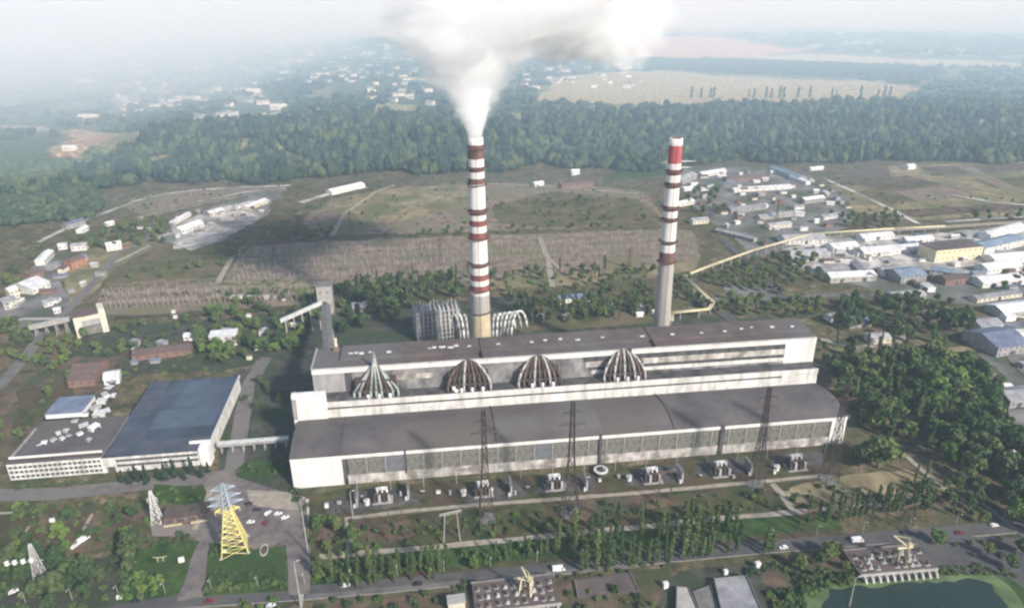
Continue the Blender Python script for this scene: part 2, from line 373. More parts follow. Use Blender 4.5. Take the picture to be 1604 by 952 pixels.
vm = N.new('ShaderNodeVectorMath'); vm.operation = 'SCALE'; L.new(at.outputs['Color'], vm.inputs[0]); L.new(vary.outputs[0], vm.inputs['Scale'])
L.new(mixc(at.outputs['Alpha'], vm.outputs[0], near), b.inputs['Base Color'])
cov[..., 3] = np.where(far, 0.0, 1.0)
me = np_mesh('ground', np.stack([XX, YY, ZZ], -1).reshape(-1, 3), F, gm, smooth=True)
ca = me.color_attributes.new('cover', 'FLOAT_COLOR', 'POINT'); ca.data.foreach_set('color', cov.reshape(-1).astype(np.float32))
ground = obj('ground', me); ground['kind'] = 'structure'

# haze: one closed box of thin even air round everything
hm = bpy.data.materials.new('haze_air'); hm.use_nodes = True; t = hm.node_tree
t.nodes.remove(t.nodes['Principled BSDF']); pv = t.nodes.new('ShaderNodeVolumePrincipled')
pv.inputs['Absorption Color'].default_value = (1, 1, 1, 1); pv.inputs['Color'].default_value = (.66, .84, 1.0, 1); pv.inputs['Density'].default_value = HAZE_DENSITY; pv.inputs['Anisotropy'].default_value = 0.0
t.links.new(pv.outputs[0], t.nodes['Material Output'].inputs['Volume'])
HTOP = 345.0
haze = MB().box(-34000, 34000, -1200, 34500, -2.5, HTOP).build('haze', hm); haze['kind'] = 'stuff'

# ------------------------------------------------------------------ sheets laid on the flat ground
LAY = [0]
def sheet(name, pts, m, jit=1.0, step=7.0, z=None, world=False):
    P = [Vector(p) for p in pts] if world else [G(*p) for p in pts]
    LAY[0] += 1; zz = .03 + .006 * LAY[0] if z is None else z
    out = []
    for a, b in zip(P, P[1:] + P[:1]):
        n = max(1, int((b - a).length / step)) if jit else 1
        for i in range(n):
            p = a.lerp(b, i / n)
            if jit: p = p + Vector((random.uniform(-jit, jit), random.uniform(-jit, jit), 0))
            out.append((p.x, p.y, zz))
    tris = geometry.tessellate_polygon([[Vector(p) for p in out]])
    mb = MB(); mb.v = out; mb.f = [tuple(q) for q in tris]; mb.m = [0] * len(tris)
    o = mb.build(name, m)
    if mb.f and o.data.polygons[0].normal.z < 0: o.data.flip_normals()
    o['kind'] = 'structure'; return o
def strip(name, pts, w, m, jit=.25, step=9.0, world=False, kerb=False):
    P = [Vector(p) for p in pts] if world else [G(*p) for p in pts]
    Q = []
    for a, b in zip(P, P[1:]):
        n = max(1, int((b - a).length / step))
        Q += [a.lerp(b, i / n) for i in range(n)]
    Q.append(P[-1]); LAY[0] += 1; zz = .03 + .006 * LAY[0]
    mb = MB(); Lr = []
    for i, p in enumerate(Q):
        d = (Q[min(i + 1, len(Q) - 1)] - Q[max(i - 1, 0)]).normalized(); n = Vector((-d.y, d.x, 0))
        wl, wr = w / 2 + random.uniform(-jit, jit), w / 2 + random.uniform(-jit, jit)
        Lr.append((p + n * wl, p - n * wr)); mb.v += [(p.x + n.x * wl, p.y + n.y * wl, zz), (p.x - n.x * wr, p.y - n.y * wr, zz)]
    for i in range(len(Q) - 1): mb.f.append((2*i+1, 2*i+3, 2*i+2, 2*i)); mb.m.append(0)
    o = mb.build(name, m); o['kind'] = 'structure'
    if kerb:
        for s in (0, 1):
            kb = MB(); pts2 = [l[s] for l in Lr]
            for a, b in zip(pts2, pts2[1:]):
                kb.beam((a.x, a.y, .08), (b.x, b.y, .08), .4)
            k = kb.build('kerb', M['kerb']); k['kind'] = 'structure'
    return o
# ================================================================== SETTING: roads, yards, lawns
sheet('field', [(350,442),(372,402),(395,386),(480,379),(640,374),(850,366),(1000,361),(1086,360),(1098,408),(1000,420),(850,432),(720,442),(560,448),(450,446)], M['gravel_yard'], 1.5)
sheet('field', [(146,492),(160,452),(240,444),(330,440),(345,446),(560,452),(600,458),(480,478),(330,484),(250,494)], M['gravel_yard'], 1.5)
sheet('field', [(345,440),(560,446),(720,442),(1098,408),(1085,424),(900,446),(720,456),(560,456),(420,452)], M['tan_field'], 1.5)
sheet('field', [(250,378),(390,386),(370,400),(345,440),(160,450),(230,402)], M['scrub_field'], 2)
sheet('field', [(470,345),(520,312),(640,292),(740,290),(900,288),(1010,300),(1040,340),(900,358),(700,364),(500,370)], M['gravel_yard'], 3)
sheet('field', [(520,312),(600,297),(735,287),(735,320),(640,345),(540,350)], M['tan_field'], 3)
sheet('field', [(770,325),(860,300),(1000,312),(1040,345),(860,358),(780,350)], M['scrub_field'], 3)
sheet('field', [(190,322),(240,302),(330,294),(440,291),(450,298),(330,318),(230,340)], M['gravel_yard'], 2)
sheet('field', [(320,330),(400,300),(440,298),(440,310),(380,330),(300,352)], M['grey_yard'], 2)
sheet('yard', [(240,372),(300,340),(340,325),(425,312),(420,335),(345,378),(300,392)], M['pale_yard'], 2)
sheet('yard', [(100,420),(130,390),(200,380),(260,378),(180,420),(150,455),(105,490)], M['tan_field'], 2)
sheet('yard', [(35,440),(70,395),(110,395),(95,440),(115,480),(70,505),(0,505),(0,480)], M['grey_yard'], 2)
sheet('field', [(1275,300),(1340,262),(1420,258),(1604,254),(1800,256),(1860,345),(1604,338),(1420,345),(1330,330)], M['tan_field'], 3)
sheet('field', [(1330,285),(1420,275),(1520,300),(1430,315)], M['soil'], 3)
for a_, m_ in (([(1290,290),(1340,262),(1390,260),(1400,290)], 'soil'), ([(1400,300),(1480,290),(1530,306),(1440,318)], 'gravel_yard'), ([(1440,262),(1604,256),(1604,268),(1460,276)], 'soil'), ([(1520,280),(1604,276),(1640,290),(1560,296)], 'scrub_field'), ([(1400,330),(1604,316),(1640,326),(1430,341)], 'soil'), ([(1340,300),(1390,296),(1440,316),(1370,318)], 'scrub_field'), ([(1500,262),(1520,260),(1604,300),(1580,302)], 'gravel_yard')): sheet('field', a_, M[m_], 2)
sheet('field', [(940,275),(1000,262),(1045,262),(1050,275),(960,282)], M['lawn'], 2)
sheet('yard', [(1065,262),(1180,262),(1270,275),(1330,310),(1340,350),(1260,352),(1130,350),(1080,320)], M['grey_yard'], 2)
sheet('yard', [(1110,345),(1250,350),(1330,355),(1275,372),(1180,408),(1150,372)], M['grey_yard'], 2)
sheet('yard', [(1225,392),(1280,374),(1440,368),(1604,352),(1900,345),(1900,560),(1604,480),(1530,478),(1400,460),(1290,432),(1240,420)], M['pale_yard'], 2)
sheet('yard', [(1290,432),(1400,425),(1604,440),(1800,450),(1800,476),(1604,470),(1530,478),(1400,462)], M['grey_yard'], 2)
sheet('yard', [(1500,520),(1604,500),(1800,500),(1800,640),(1604,620),(1550,570)], M['grey_yard'], 2)
sheet('yard', [(1540,640),(1604,640),(1700,650),(1700,700),(1604,690)], M['grey_yard'], 1)
sheet('yard', [(1130,446),(1190,440),(1230,470),(1150,478)], M['grey_yard'], 2)
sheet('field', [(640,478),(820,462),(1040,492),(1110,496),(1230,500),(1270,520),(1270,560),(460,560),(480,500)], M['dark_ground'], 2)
sheet('field', [(800,500),(1010,486),(1035,505),(900,515),(800,520)], M['scrub_field'], 2)
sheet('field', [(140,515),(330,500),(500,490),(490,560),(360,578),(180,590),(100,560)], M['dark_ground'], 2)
sheet('field', [(180,545),(300,530),(300,562),(200,572)], M['soil'], 1.5)
sheet('field', [(0,600),(120,560),(190,560),(150,640),(20,720),(-100,720)], M['soil'], 2)
sheet('field', [(30,610),(120,600),(110,640),(20,670)], M['lawn_rough'], 2)
# round the plant
sheet('yard', [(340,742),(365,585),(420,570),(500,560),(470,660),(466,770),(440,772),(380,760)], M['dark_ground'], 1)  # dark ground colour here includes the station's shade, painted in
strip('service_road', [(415,560),(392,600),(380,650),(372,700),(366,740)], 11, M['asphalt_pale'])
sheet('lawn', [(400,600),(440,605),(445,650),(395,652)], M['dark_ground'], .6)  # patch coloured dark to stand for the building's cast shade
sheet('lawn', [(368,738),(385,722),(440,720),(452,728),(452,742),(385,748)], M['lawn'], .6)
# transformer yard and the slopes in front
sheet('field', [(470,778),(560,762),(900,740),(1330,690),(1360,720),(1300,748),(1100,764),(900,781),(700,798),(545,812),(480,830)], M['lawn_rough'], 1)
for a in ([(500,790),(560,770),(640,764),(660,790),(560,802),(520,806)], [(725,790),(740,760),(820,752),(825,775),(780,788)], [(835,772),(850,748),(930,742),(930,768)], [(980,762),(985,735),(1070,727),(1072,755)], [(1085,745),(1095,722),(1165,716),(1170,742)], [(1205,735),(1210,712),(1285,704),(1290,728)]):
    sheet('gravel_bed', a, M['yard_dark'], .6)
sheet('field', [(480,830),(545,814),(700,800),(900,784),(1100,766),(1300,748),(1360,740),(1420,775),(1300,800),(1200,805),(900,835),(700,855),(520,868),(490,880)], M['lawn_rough'], 1)
sheet('field', [(495,812),(540,816),(560,848),(500,846)], M['soil'], 1)
sheet('field', [(545,830),(640,815),(650,840),(560,860)], M['soil'], 1)
sheet('field', [(860,790),(1000,778),(1120,772),(1060,790),(900,820)], M['soil'], 1.5)
sheet('field', [(1220,765),(1330,745),(1420,735),(1500,765),(1360,790),(1240,790)], M['tan_field'], 1.5)
sheet('field', [(490,882),(700,858),(900,838),(1200,808),(1300,802),(1320,830),(1200,845),(900,882),(700,903),(480,925)], M['lawn'], 1)
sheet('field', [(600,900),(700,890),(900,868),(1200,838),(1310,828),(1310,836),(1200,850),(900,884),(700,906),(600,914)], M['lawn_rough'], .8)
# bottom edge
sheet('bank', [(480,960),(490,945),(700,928),(900,905),(1050,890),(1060,1000),(480,1010)], M['soil'], 1.5)
sheet('bank', [(1190,905),(1210,878),(1320,866),(1330,905),(1250,930),(1210,960),(1190,1000)], M['soil'], 1)
sheet('bank', [(1230,925),(1310,898),(1480,890),(1540,885),(1604,915),(1680,1020),(1200,1020)], M['lawn'], 1)
sheet('yard', [(1340,858),(1470,840),(1604,842),(1720,850),(1740,1000),(1650,950),(1580,905),(1470,890)], M['asphalt'], .6)
sheet('yard', [(1050,905),(1085,890),(1200,884),(1190,900),(1230,1010),(1000,1010)], M['dark_ground'], .8)
strip('main_road', [(-200,985),(0,962),(150,952),(290,941),(480,928),(600,918),(760,902),(900,887),(1050,870),(1200,856),(1310,848),(1450,836),(1604,824),(1850,806)], 9, M['asphalt'], .1, kerb=True)
strip('service_road', [(480,935),(700,915),(850,899),(1000,886)], 3, M['asphalt_pale'], .2)
strip('dirt_path', [(545,812),(620,803),(700,795),(800,787),(900,780),(1000,772),(1100,763),(1200,754),(1290,745)], 3.2, M['dirt_path'])
strip('dirt_path', [(545,810),(548,840),(545,872)], 3.4, M['dirt_path'])
strip('dirt_path', [(500,872),(600,864),(700,855),(800,846),(900,836),(1000,826),(1100,815),(1200,806),(1300,797),(1380,790)], 4.0, M['dirt_path'], .5)
strip('dirt_path', [(1210,758),(1225,775),(1242,800)], 4.0, M['dirt_path'])
strip('path', [(1420,715),(1470,760),(1530,795)], 3.4, M['dirt_path'])
strip('path', [(1490,740),(1540,790),(1604,840)], 3.0, M['concrete_dark'])
strip('path', [(480,782),(478,830),(474,848)], 3.2, M['pale_yard'])
strip('path', [(475,880),(473,930),(472,952)], 1.6, M['concrete'])
# square, avenue and lawns at the left
strip('office_road', [(-150,775),(0,776),(90,774),(180,764),(250,757),(330,748),(370,742)], 12, M['asphalt_pale'], .3)
sheet('plaza', [(318,760),(345,738),(385,752),(455,775),(478,778),(486,850),(486,930),(452,932),(448,852),(400,860),(310,842),(240,840),(232,815),(262,822),(318,820),(330,790)], M['plaza'], .3)
sheet('plaza', [(385,768),(455,772),(470,800),(395,792)], M['dirt_path'], .8)
strip('avenue', [(338,800),(326,840),(312,885),(300,938)], 13, M['plaza'], .1, kerb=True)
sheet('lawn', [(328,850),(400,862),(446,856),(452,925),(318,934)], M['lawn'], .4)
sheet('lawn', [(215,862),(262,848),(312,846),(300,880),(280,932),(180,945),(150,900)], M['lawn'], .8)
sheet('lawn', [(240,760),(318,762),(325,790),(300,792),(240,788)], M['lawn'], .6)
strip('path', [(330,768),(318,800),(305,830)], 3.2, M['dirt_path'])
strip('path', [(348,770),(336,800)], 2.2, M['dirt_path'])
sheet('field', [(60,800),(160,790),(235,800),(230,850),(130,870),(60,850)], M['soil'], 1)
sheet('field', [(-60,790),(60,790),(60,850),(-60,870)], M['lawn_rough'], 1)
sheet('field', [(-100,880),(120,872),(200,880),(180,950),(-100,970)], M['dark_ground'], 1)
strip('path', [(145,805),(120,850),(112,862)], 1.8, M['dirt_path'])
strip('path', [(50,820),(28,850)], 1.6, M['dirt_path'])
strip('path', [(0,804),(60,802)], 2, M['dirt_path'])
# roads behind and to the sides
strip('road', [(-60,640),(0,605),(40,560),(62,530),(52,510),(10,510),(-80,515)], 10, M['asphalt_pale'])
strip('road', [(60,520),(105,488),(150,440),(185,398),(240,370),(300,352)], 9, M['asphalt_pale'])
strip('road', [(180,412),(235,385)], 6, M['dirt_path'])
strip('road', [(-40,512),(40,500),(110,500)], 5, M['concrete'])
strip('dirt_path', [(60,380),(120,350),(180,328),(210,316),(250,306),(300,299),(370,294),(455,291)], 7, M['pale_yard'])
strip('dirt_path', [(310,316),(380,302),(448,295)], 6, M['pale_yard'])
strip('dirt_path', [(345,378),(380,350),(420,332)], 6, M['pale_yard'])
strip('dirt_path', [(340,445),(360,410),(382,388)], 6, M['dirt_path'])
strip('dirt_path', [(845,372),(858,405),(865,450)], 6, M['dirt_path'])
strip('dirt_path', [(850,395),(880,425)], 4, M['dirt_path'])
strip('dirt_path', [(520,370),(540,335),(590,300),(620,290)], 6, M['dirt_path'])
strip('dirt_path', [(470,318),(530,300),(575,294)], 12, M['pale_yard'])
strip('dirt_path', [(735,288),(830,290),(1000,304)], 6, M['dirt_path'])
strip('road', [(180,498),(330,492),(480,482),(560,470)], 7, M['lawn_rough'])
strip('road', [(1290,372),(1380,364),(1480,356),(1604,348),(1850,336)], 10, M['dirt_path'])
strip('road', [(1290,280),(1340,302),(1400,330),(1440,352)], 7, M['pale_yard'])
strip('road', [(1460,300),(1560,318),(1640,324)], 7, M['pale_yard'])
strip('road', [(1480,348),(1560,342),(1700,336)], 9, M['pale_yard'])
strip('road', [(1400,418),(1500,412),(1604,404),(1800,396)], 9, M['pale_yard'])
strip('road', [(1100,470),(1200,468),(1320,462),(1440,470),(1530,500),(1604,580),(1680,640)], 9, M['asphalt_pale'])
strip('road', [(1285,532),(1340,545),(1400,540),(1430,520),(1400,505)], 6, M['dirt_path'])
strip('road', [(1300,548),(1420,552),(1560,545)], 8, M['tan_field'])
strip('road', [(1090,470),(1130,490),(1150,505)], 10, M['asphalt'])
strip('road', [(1130,375),(1170,410),(1230,470)], 8, M['asphalt'])
# pond with algae along its banks
sheet('algae', [(1255,952),(1262,930),(1300,915),(1380,912),(1440,905),(1500,900),(1560,902),(1592,930),(1630,1010),(1240,1010)], M['algae'], .8, 4)
sheet('pond_water', [(1285,952),(1300,925),(1350,920),(1400,918),(1450,912),(1480,912),(1520,908),(1552,916),(1575,950),(1590,1010),(1275,1010)], M['water'], 1.2, 4)
# ================================================================== THE POWER STATION
AZ = R(6.76); PO = Vector((-131.1, 354.5, 0)); PU = Vector((math.cos(AZ), math.sin(AZ), 0)); PV = Vector((-math.sin(AZ), math.cos(AZ), 0))
def W(u, v, z=0): p = PO + PU * u + PV * v; return Vector((p.x, p.y, z))
def toUV(p): d = Vector((p.x, p.y, 0)) - PO; return d.dot(PU), d.dot(PV)
LEN, HE, VD, HD, V1, V2, HB = 346.6, 20.9, 42.6, 31.4, 54.7, 83.6, 50.1
plant = thing('power_station', 'huge sooty white power station with arched turbine hall roof below two striped chimneys', 'power station', PO, AZ)
# turbine hall
mb = MB()
mb.box(0, 30, 0, .8, 0, HE - 2.4, 0)                                   # blank left end
mb.box(0, .8, .8, VD - .01, 0, HE, 0); mb.build('end_wall', M['white_clean'], plant)
mb = MB(); mb.box(339, LEN, 0, .8, 0, HE - 2.4, 0); mb.box(LEN - .8, LEN, .8, VD - .01, 0, HE - .01, 0); mb.build('end_wall', M['white_clean'], plant)
mb = MB(); mb.box(30.6, 338.4, .1, .9, 0, 6.4, 0); mb.build('base_wall', M['white_dirty'], plant)
mb = MB(); mb.box(0, LEN, -.35, .6, HE - 2.4, HE, 0); mb.build('eave_band', M['white_clean'], plant)
mb = MB(); mb.box(30, 32.2, -.5, .85, 0, HE - 2.42, 0); mb.build('drain_shaft', M['dark_wall'], plant)
for u, w_ in ((186, 1.5), (264, 2.4), (67, .7)):
    mb = MB(); mb.box(u - w_ / 2, u + w_ / 2, -.9, .05, 0 if w_ > 1 else 5, HE + .8, 0); mb.build('drain_shaft', M['dark_wall'], plant)
mb = MB(); mb.box(336.5, 339.2, -.4, .55, 2, HE - 2.42, 0); mb.build('window_surround', M['white_clean'], plant)
NB = 27; bw = (336.3 - 32.4) / NB
wm = MB().box(.35, bw - .35, .25, .6, 6.5, HE - 2.43).mesh('hall_window', M['hall_glass'])
wmb = MB().box(.35, bw - .35, .25, .6, 6.5, HE - 2.43).mesh('hall_window_blue', M['hall_glass_blue'])
pm_ = MB().box(-.34, .34, -.05, .65, 6.45, HE - 2.44).mesh('pilaster', M['grey_wall'])
for i in range(NB):
    o = obj('window', wmb if i in (2, 10) else wm, plant); o.location = (32.4 + i * bw, 0, 0)
    if i in (2, 10): o['label'] = 'bluer glazing bay among the grey ones'
    if i: o = obj('pilaster', pm_, plant); o.location = (32.4 + i * bw, 0, 0)
def roofz(v): return HE + 4.2 * math.sin(math.pi * min(max(v / (VD + 2), 0), 1)) - .2 * v / VD
mb = MB(); S = 22
for i in range(S):
    a, b = i / S * VD, (i + 1) / S * VD; a0 = -.5 if i == 0 else a
    mb.poly([(-.3, a0, roofz(a) + .05), (LEN + .3, a0, roofz(a) + .05), (LEN + .3, b, roofz(b) + .05), (-.3, b, roofz(b) + .05)])
for x, flip in ((-.3, 0), (LEN + .3, 1)):
    pts = [(x, i / S * VD, roofz(i / S * VD) + .04) for i in range(S + 1)] + [(x, VD, HE - 1), (x, 0, HE - 1)]
    mb.poly(pts[::-1] if not flip else pts)
roof = mb.build('roof', M['roof_dark'], plant)
for u in (29, 122, 233):
    mb = MB()
    for i in range(S):
        a, b = i / S * VD, (i + 1) / S * VD
        mb.beam((u, a, roofz(a) + .15), (u, b, roofz(b) + .15), .8 if u > 100 else .35)
    mb.build('roof_seam', M['dark_wall'], roof)
mb = MB(); mb.box(126, 205, 0, 1, 0, 1)
mb = MB()
for i in range(3, S):
    a, b = i / S * VD, (i + 1) / S * VD
    mb.poly([(123, a, roofz(a) + .09), (188, a, roofz(a) + .09), (188, b, roofz(b) + .09), (123, b, roofz(b) + .09)])
mb.build('roof_patch', M['roof_brown'], roof)
# deaerator block
mb = MB(); mb.box(-1, LEN + 1, VD, V1, 0, HD - .3, 0)
mb.build('middle_block', M['white'], plant)
mb = MB(); mb.box(-1.2, LEN + 1.2, VD + .6, V1 + .3, HD - .3, HD + .12, 0); mb.build('middle_roof', M['dark_wall'], plant)
mb = MB(); mb.box(-1.1, LEN + 1.1, VD - .5, VD + .6, HD - 2.6, HD + 1.0, 0); mb.build('parapet', M['white'], plant)
mb = MB(); mb.box(12, 322, VD - .2, VD + .01, HD - 4.0, HD - 2.62, 0); mb.build('strip_window', M['strip_glass'], plant)
mb = MB(); mb.box(-1.05, LEN + 1.05, VD - .35, VD + .02, HE - 2, HD - 4.02, 0); mb.build('lower_band', M['white'], plant)
mb = MB(); mb.box(-3, 18, VD - 2.2, VD + 1.2, 0, HD + 9.2, 0); mb.box(-3, 12, VD + 1.2, V1 - 1, HD, HD + 3, 0)
pier = mb.build('stair_tower', M['white_clean'], plant)
mb = MB(); mb.box(-3.3, -2.9, VD - 2, V1 - 1.2, 10, HD + 5, 0); mb.box(-3.05, -.4, VD - 2.5, VD - 2.15, HE + 2.0, HD + 6, 0); mb.build('stair_window', M['grey_wall'], pier)
mb = MB(); mb.box(16, 44, VD + 1.3, V1, HD, HD + 1.6, 0); mb.build('roof_hut', M['dark_wall'], plant)
# boiler house
mb = MB(); mb.box(9, 350, V1 + .01, V2, 0, HB - .2, 0); mb.build('boiler_wall', M['soot_wall'], plant)
def fband(name, u0, u1, z0, z1, m, d=.25): return MB().box(u0, u1, V1 - d, V1 + .3, z0, z1).build(name, m, plant)
fband('upper_band', 8.8, 350.2, HB - 3.4, HB + .3, M['white_clean'], .4)
fband('upper_window', 186, 328, HB - 7.2, HB - 3.42, M['strip_glass'], .15)
fband('middle_band', 188, 328, HB - 11.4, HB - 7.22, M['white_dirty'], .3)
fband('lower_window', 190, 328, HB - 13.8, HB - 11.42, M['strip_glass'], .15)
fband('lower_band', 192, 328, HB - 16.6, HB - 13.82, M['white'], .3)
fband('end_panel', 328.1, 350.1, HD + .2, HB - 3.42, M['white_clean'], .38)
for a, b in ((62, 86), (106, 120), (140, 152)):
    fband('middle_band', a, b, HB - 11.2, HB - 7.6, M['white_dirty'], .3)
fband('drain_shaft', 30, 34, HD, HB - 3.45, M['dark_wall'], .6); fband('drain_shaft', 216, 219, HD, HB + .5, M['dark_wall'], .6)
fband('left_panel', 9, 29, HD + .2, HB - 3.45, M['grey_wall'], .3)
mb = MB(); mb.box(8.6, 350.4, V1 - .45, V2 + .4, HB - .18, HB + .1, 0); rf = mb.build('boiler_roof', M['roof_brown'], plant)
mb = MB(); mb.box(26, 350.3, V1 + 10, V2 + .3, HB + .1, HB + 1.5, 0); mb.build('raised_roof', M['roof_brown'], rf)
mb = MB(); mb.box(118.5, 119.3, V1, V2, HB + .1, HB + 2.1, 0); mb.build('fire_wall', M['dark_wall'], rf)
mb = MB(); mb.box(235.5, 236.3, V1, V2, HB + .1, HB + 2.0, 0); mb.build('fire_wall', M['dark_wall'], rf)
mb = MB(); mb.box(8.4, 9.4, V1, V2 + .3, HB, HB + 1.3, 0); mb.build('parapet', M['grey_wall'], rf)
# skylight remains along the boiler roof
sk = MB().box(-2.0, 2.0, -.9, .9, 0, 1.0).box(-2.2, 2.2, -1.1, 1.1, 1.0, 1.25).mesh('roof_skylight', M['steel_light'])
rng = random.Random(3); k = 0
for u in [33, 36, 40, 45, 58, 84, 88.5, 93, 98, 102.5, 112, 131, 153, 163, 173, 185, 203, 231, 251, 272, 289, 303, 311, 326, 340]:
    o = obj('roof_skylight', sk); p = W(u + rng.uniform(-1, 1), V1 + 16.5 + rng.uniform(-2, 2), HB + 1.5); o.location = p; o.rotation_euler = (0, 0, AZ)
    s = rng.uniform(.3, .75); o.scale = (s * rng.choice((1, 1, 1.5)), s, s); k += 1
    tag(o, ordw(k) + ' pale skylight from the left along the brown boiler house roof', 'skylight', 'skylights on the boiler house roof')
t = thing('roof_vent_stack', 'short pale brick vent stack on the left back edge of the boiler house roof', 'vent stack', W(22, V2 - 3, HB + .1), AZ)
MB().box(-1.6, 1.6, -1.6, 1.6, 0, 3.2).build('base', M['brick'], t); MB().ring([(1.1, 3.2), (1.0, 8.2), (1.25, 8.2), (1.25, 8.8), (0, 8.8)], 12).build('flue', M['cream'], t)
# duct fans against the boiler house
def duct_fan(px, py, label, tall, mats):
    u = 0
    for uu in np.arange(30, 330, .5):                      # where along the block it stands
        q = proj(*W(uu, V1 - 5, HD + 4))
        if q[0] <= px: u = uu
    t = thing('duct_fan', label, 'duct cluster', W(u, VD, HD), AZ, 'fans of steel ducts between the middle roof and the boiler house')
    n = 9; ht = HB - HD
    for i in range(n):
        f = (i - (n - 1) / 2); bx = f * 3.5; tx = f * (.45 if tall else 1.35)
        zt = (ht + (7.5 - abs(f) * 1.7 if tall else -abs(f) * .9 + .8))
        zb = 4.5
        d = MB()
        if tall: d.tube((bx, 4.5, zb), (tx, 10.9, zt), .8, .6, 7)
        else: d.path([(bx, 4.5, zb), (bx * .86, 6.2, zb + (zt - zb) * .45), (bx * .62, 8.6, zb + (zt - zb) * .85), (tx, 11.2, zt + .6)], .85, 8)
        d.tube((bx, 4.5, zb + .2), (bx, 3.0, .1), .75, .75, 7)
        d.build('duct', mats[i % len(mats)], t, True)
        if i in (2, 4, 6):
            s = MB(); s.ring([(1.0, 0), (1.2, 2.4), (.7, 3.3), (0, 3.3)], 10, 0, bx + 1.7, 2.6); s.build('silencer', M['steel_light'], t, True)
    MB().box(-13, 13, 6.2, 11.5, .2, ht * .62).build('casing', M['steel_dark'], t)
    h = MB(); h.tube((-14.5, 4.6, 4.6), (14.5, 4.6, 4.6), .75, .75, 8); h.build('header_pipe', M['steel_dark'], t)
    f_ = MB()
    for x in np.linspace(-14, 14, 9): f_.beam((x, 5.6, .1), (x, 5.6, 4.6), .4)
    f_.beam((-14, 5.6, 3), (14, 5.6, 3), .35)
    for s in (-1, 1): f_.beam((s * 14, 5.6, 3), (s * (2 if tall else 7), 11, ht - 3), .4)
    for z in (8, 12): f_.beam((-12 + z * .6, 7.5, z), (12 - z * .6, 7.5, z), .35)
    if tall:
        for s in (-1, 1):
            f_.beam((s * 3, 10.5, ht - 6), (0, 10.8, ht + 11), .45)
        f_.beam((-1.4, 10.6, ht + 3), (1.4, 10.6, ht + 3), .35)
    f_.build('support_frame', M['steel_green'] if tall else M['steel_dark'], t)
duct_fan(590, 592, 'leftmost duct fan, tall pointed and pale green, before the boiler house', True, [M['steel_green'], M['steel_grey'], M['steel_dark'], M['steel_green']])
duct_fan(735, 583, 'second duct fan from the left, blunt dark top, before the boiler house', False, [M['steel_rust'], M['steel_dark'], M['steel_dark'], M['steel_grey'], M['steel_dark']])
duct_fan(845, 574, 'third duct fan from the left, grey pipes, before the boiler house', False, [M['steel_grey'], M['steel_rust'], M['steel_dark']])
duct_fan(978, 566, 'rightmost duct fan, pale curved pipes, before the boiler house', False, [M['steel_grey'], M['steel_dark'], M['steel_grey'], M['steel_rust']])
t = thing('roof_box', 'white stepped ventilation box on the roof between the first two duct fans', 'ventilation box', W(100, VD + 4, HD + .12), AZ)
MB().box(-2.2, 0, -1, 1.2, 0, 4.2).build('tall_box', M['white_clean'], t); MB().box(.01, 2.8, -1.2, 1, 0, 1.9).build('low_box', M['white_clean'], t)

# ------------------------------------------------------------------ chimneys
def chimney(x, y, h, prof, bands, plats, label):
    t = thing('chimney', label, 'chimney', (x, y, 0), 0, 'tall striped chimneys')
    zs = [0.0] + [zat(x, y, b[0]) for b in bands] + [h]; zs = sorted(set(round(z, 2) for z in zs))
    names = ['stack_conc', 'stack_white', 'stack_red', 'stack_brown', 'stack_sand', 'stack_brightred']
    ms = []
    def rad(z): return np.interp(z, [p[0] for p in prof], [p[1] for p in prof])
    pts = []; mi = []
    for a, b in zip(zs, zs[1:]):
        mid = (a + b) / 2; m = 0
        for py, nm in bands:                                # bands run upward from their image row
            if zat(x, y, py) <= mid + .01: m = names.index(nm); 
        k = max(1, int((b - a) / 8))
        for j in range(k):
            pts.append((rad(a + (b - a) * j / k), a + (b - a) * j / k)); mi.append(m)
    pts.append((rad(h), h)); pts.append((rad(h) - .6, h)); mi.append(1); pts.append((rad(h) - .7, h - 9)); mi.append(3)
    shaft = MB().ring(pts, 40, mi).build('shaft', [M[n] for n in names], t, True)
    me = shaft.data
    for z in plats:
        r = rad(z); g = MB(); g.ring([(r - .02, z - .25), (r + 1.5, z - .25), (r + 1.5, z), (r - .02, z)], 32)
        p = g.build('gallery', M['stack_brown'], t)
        g = MB()
        for i in range(20):
            a = 2 * math.pi * i / 20; g.beam(((r + 1.4) * math.cos(a), (r + 1.4) * math.sin(a), z), ((r + 1.4) * math.cos(a), (r + 1.4) * math.sin(a), z + 1.1), .09)
        g.ring([(r + 1.35, z + 1.02), (r + 1.45, z + 1.02), (r + 1.45, z + 1.12), (r + 1.35, z + 1.12), (r + 1.35, z + 1.02)], 32)
        g.build('railing', M['steel_dark'], p)
    l = MB()
    for s in (-.35, .35): l.path([(s + .3, -rad(z) - .35, z) for z in np.linspace(2, h, 16)], .07, 4)
    l.build('ladder', M['steel_dark'], t)
    return t
X1, Y1 = -23.9, 500.3; H1 = zat(X1, Y1, 215)
b1 = [(560, 'stack_sand'), (489, 'stack_conc'), (459, 'stack_white'), (452, 'stack_red'), (444, 'stack_white'), (436, 'stack_red'), (427, 'stack_white'), (416, 'stack_brown'), (409, 'stack_white'),
      (373, 'stack_red'), (362, 'stack_white'), (352, 'stack_red'), (343, 'stack_white'), (335, 'stack_brown'), (325, 'stack_white'), (287, 'stack_brown'), (278, 'stack_white'), (268, 'stack_brown'), (260, 'stack_white'), (248, 'stack_brown'), (226, 'stack_white')]
c1 = chimney(X1, Y1, H1, [(0, 8.6), (35, 7.6), (90, 6.6), (H1, 5.2)], b1, [zat(X1, Y1, p) for p in (486, 452, 412, 372, 330, 288, 262, 232)], 'left striped chimney pouring thick white smoke')
X2, Y2 = 111.9, 493.1; H2 = zat(X2, Y2, 216)
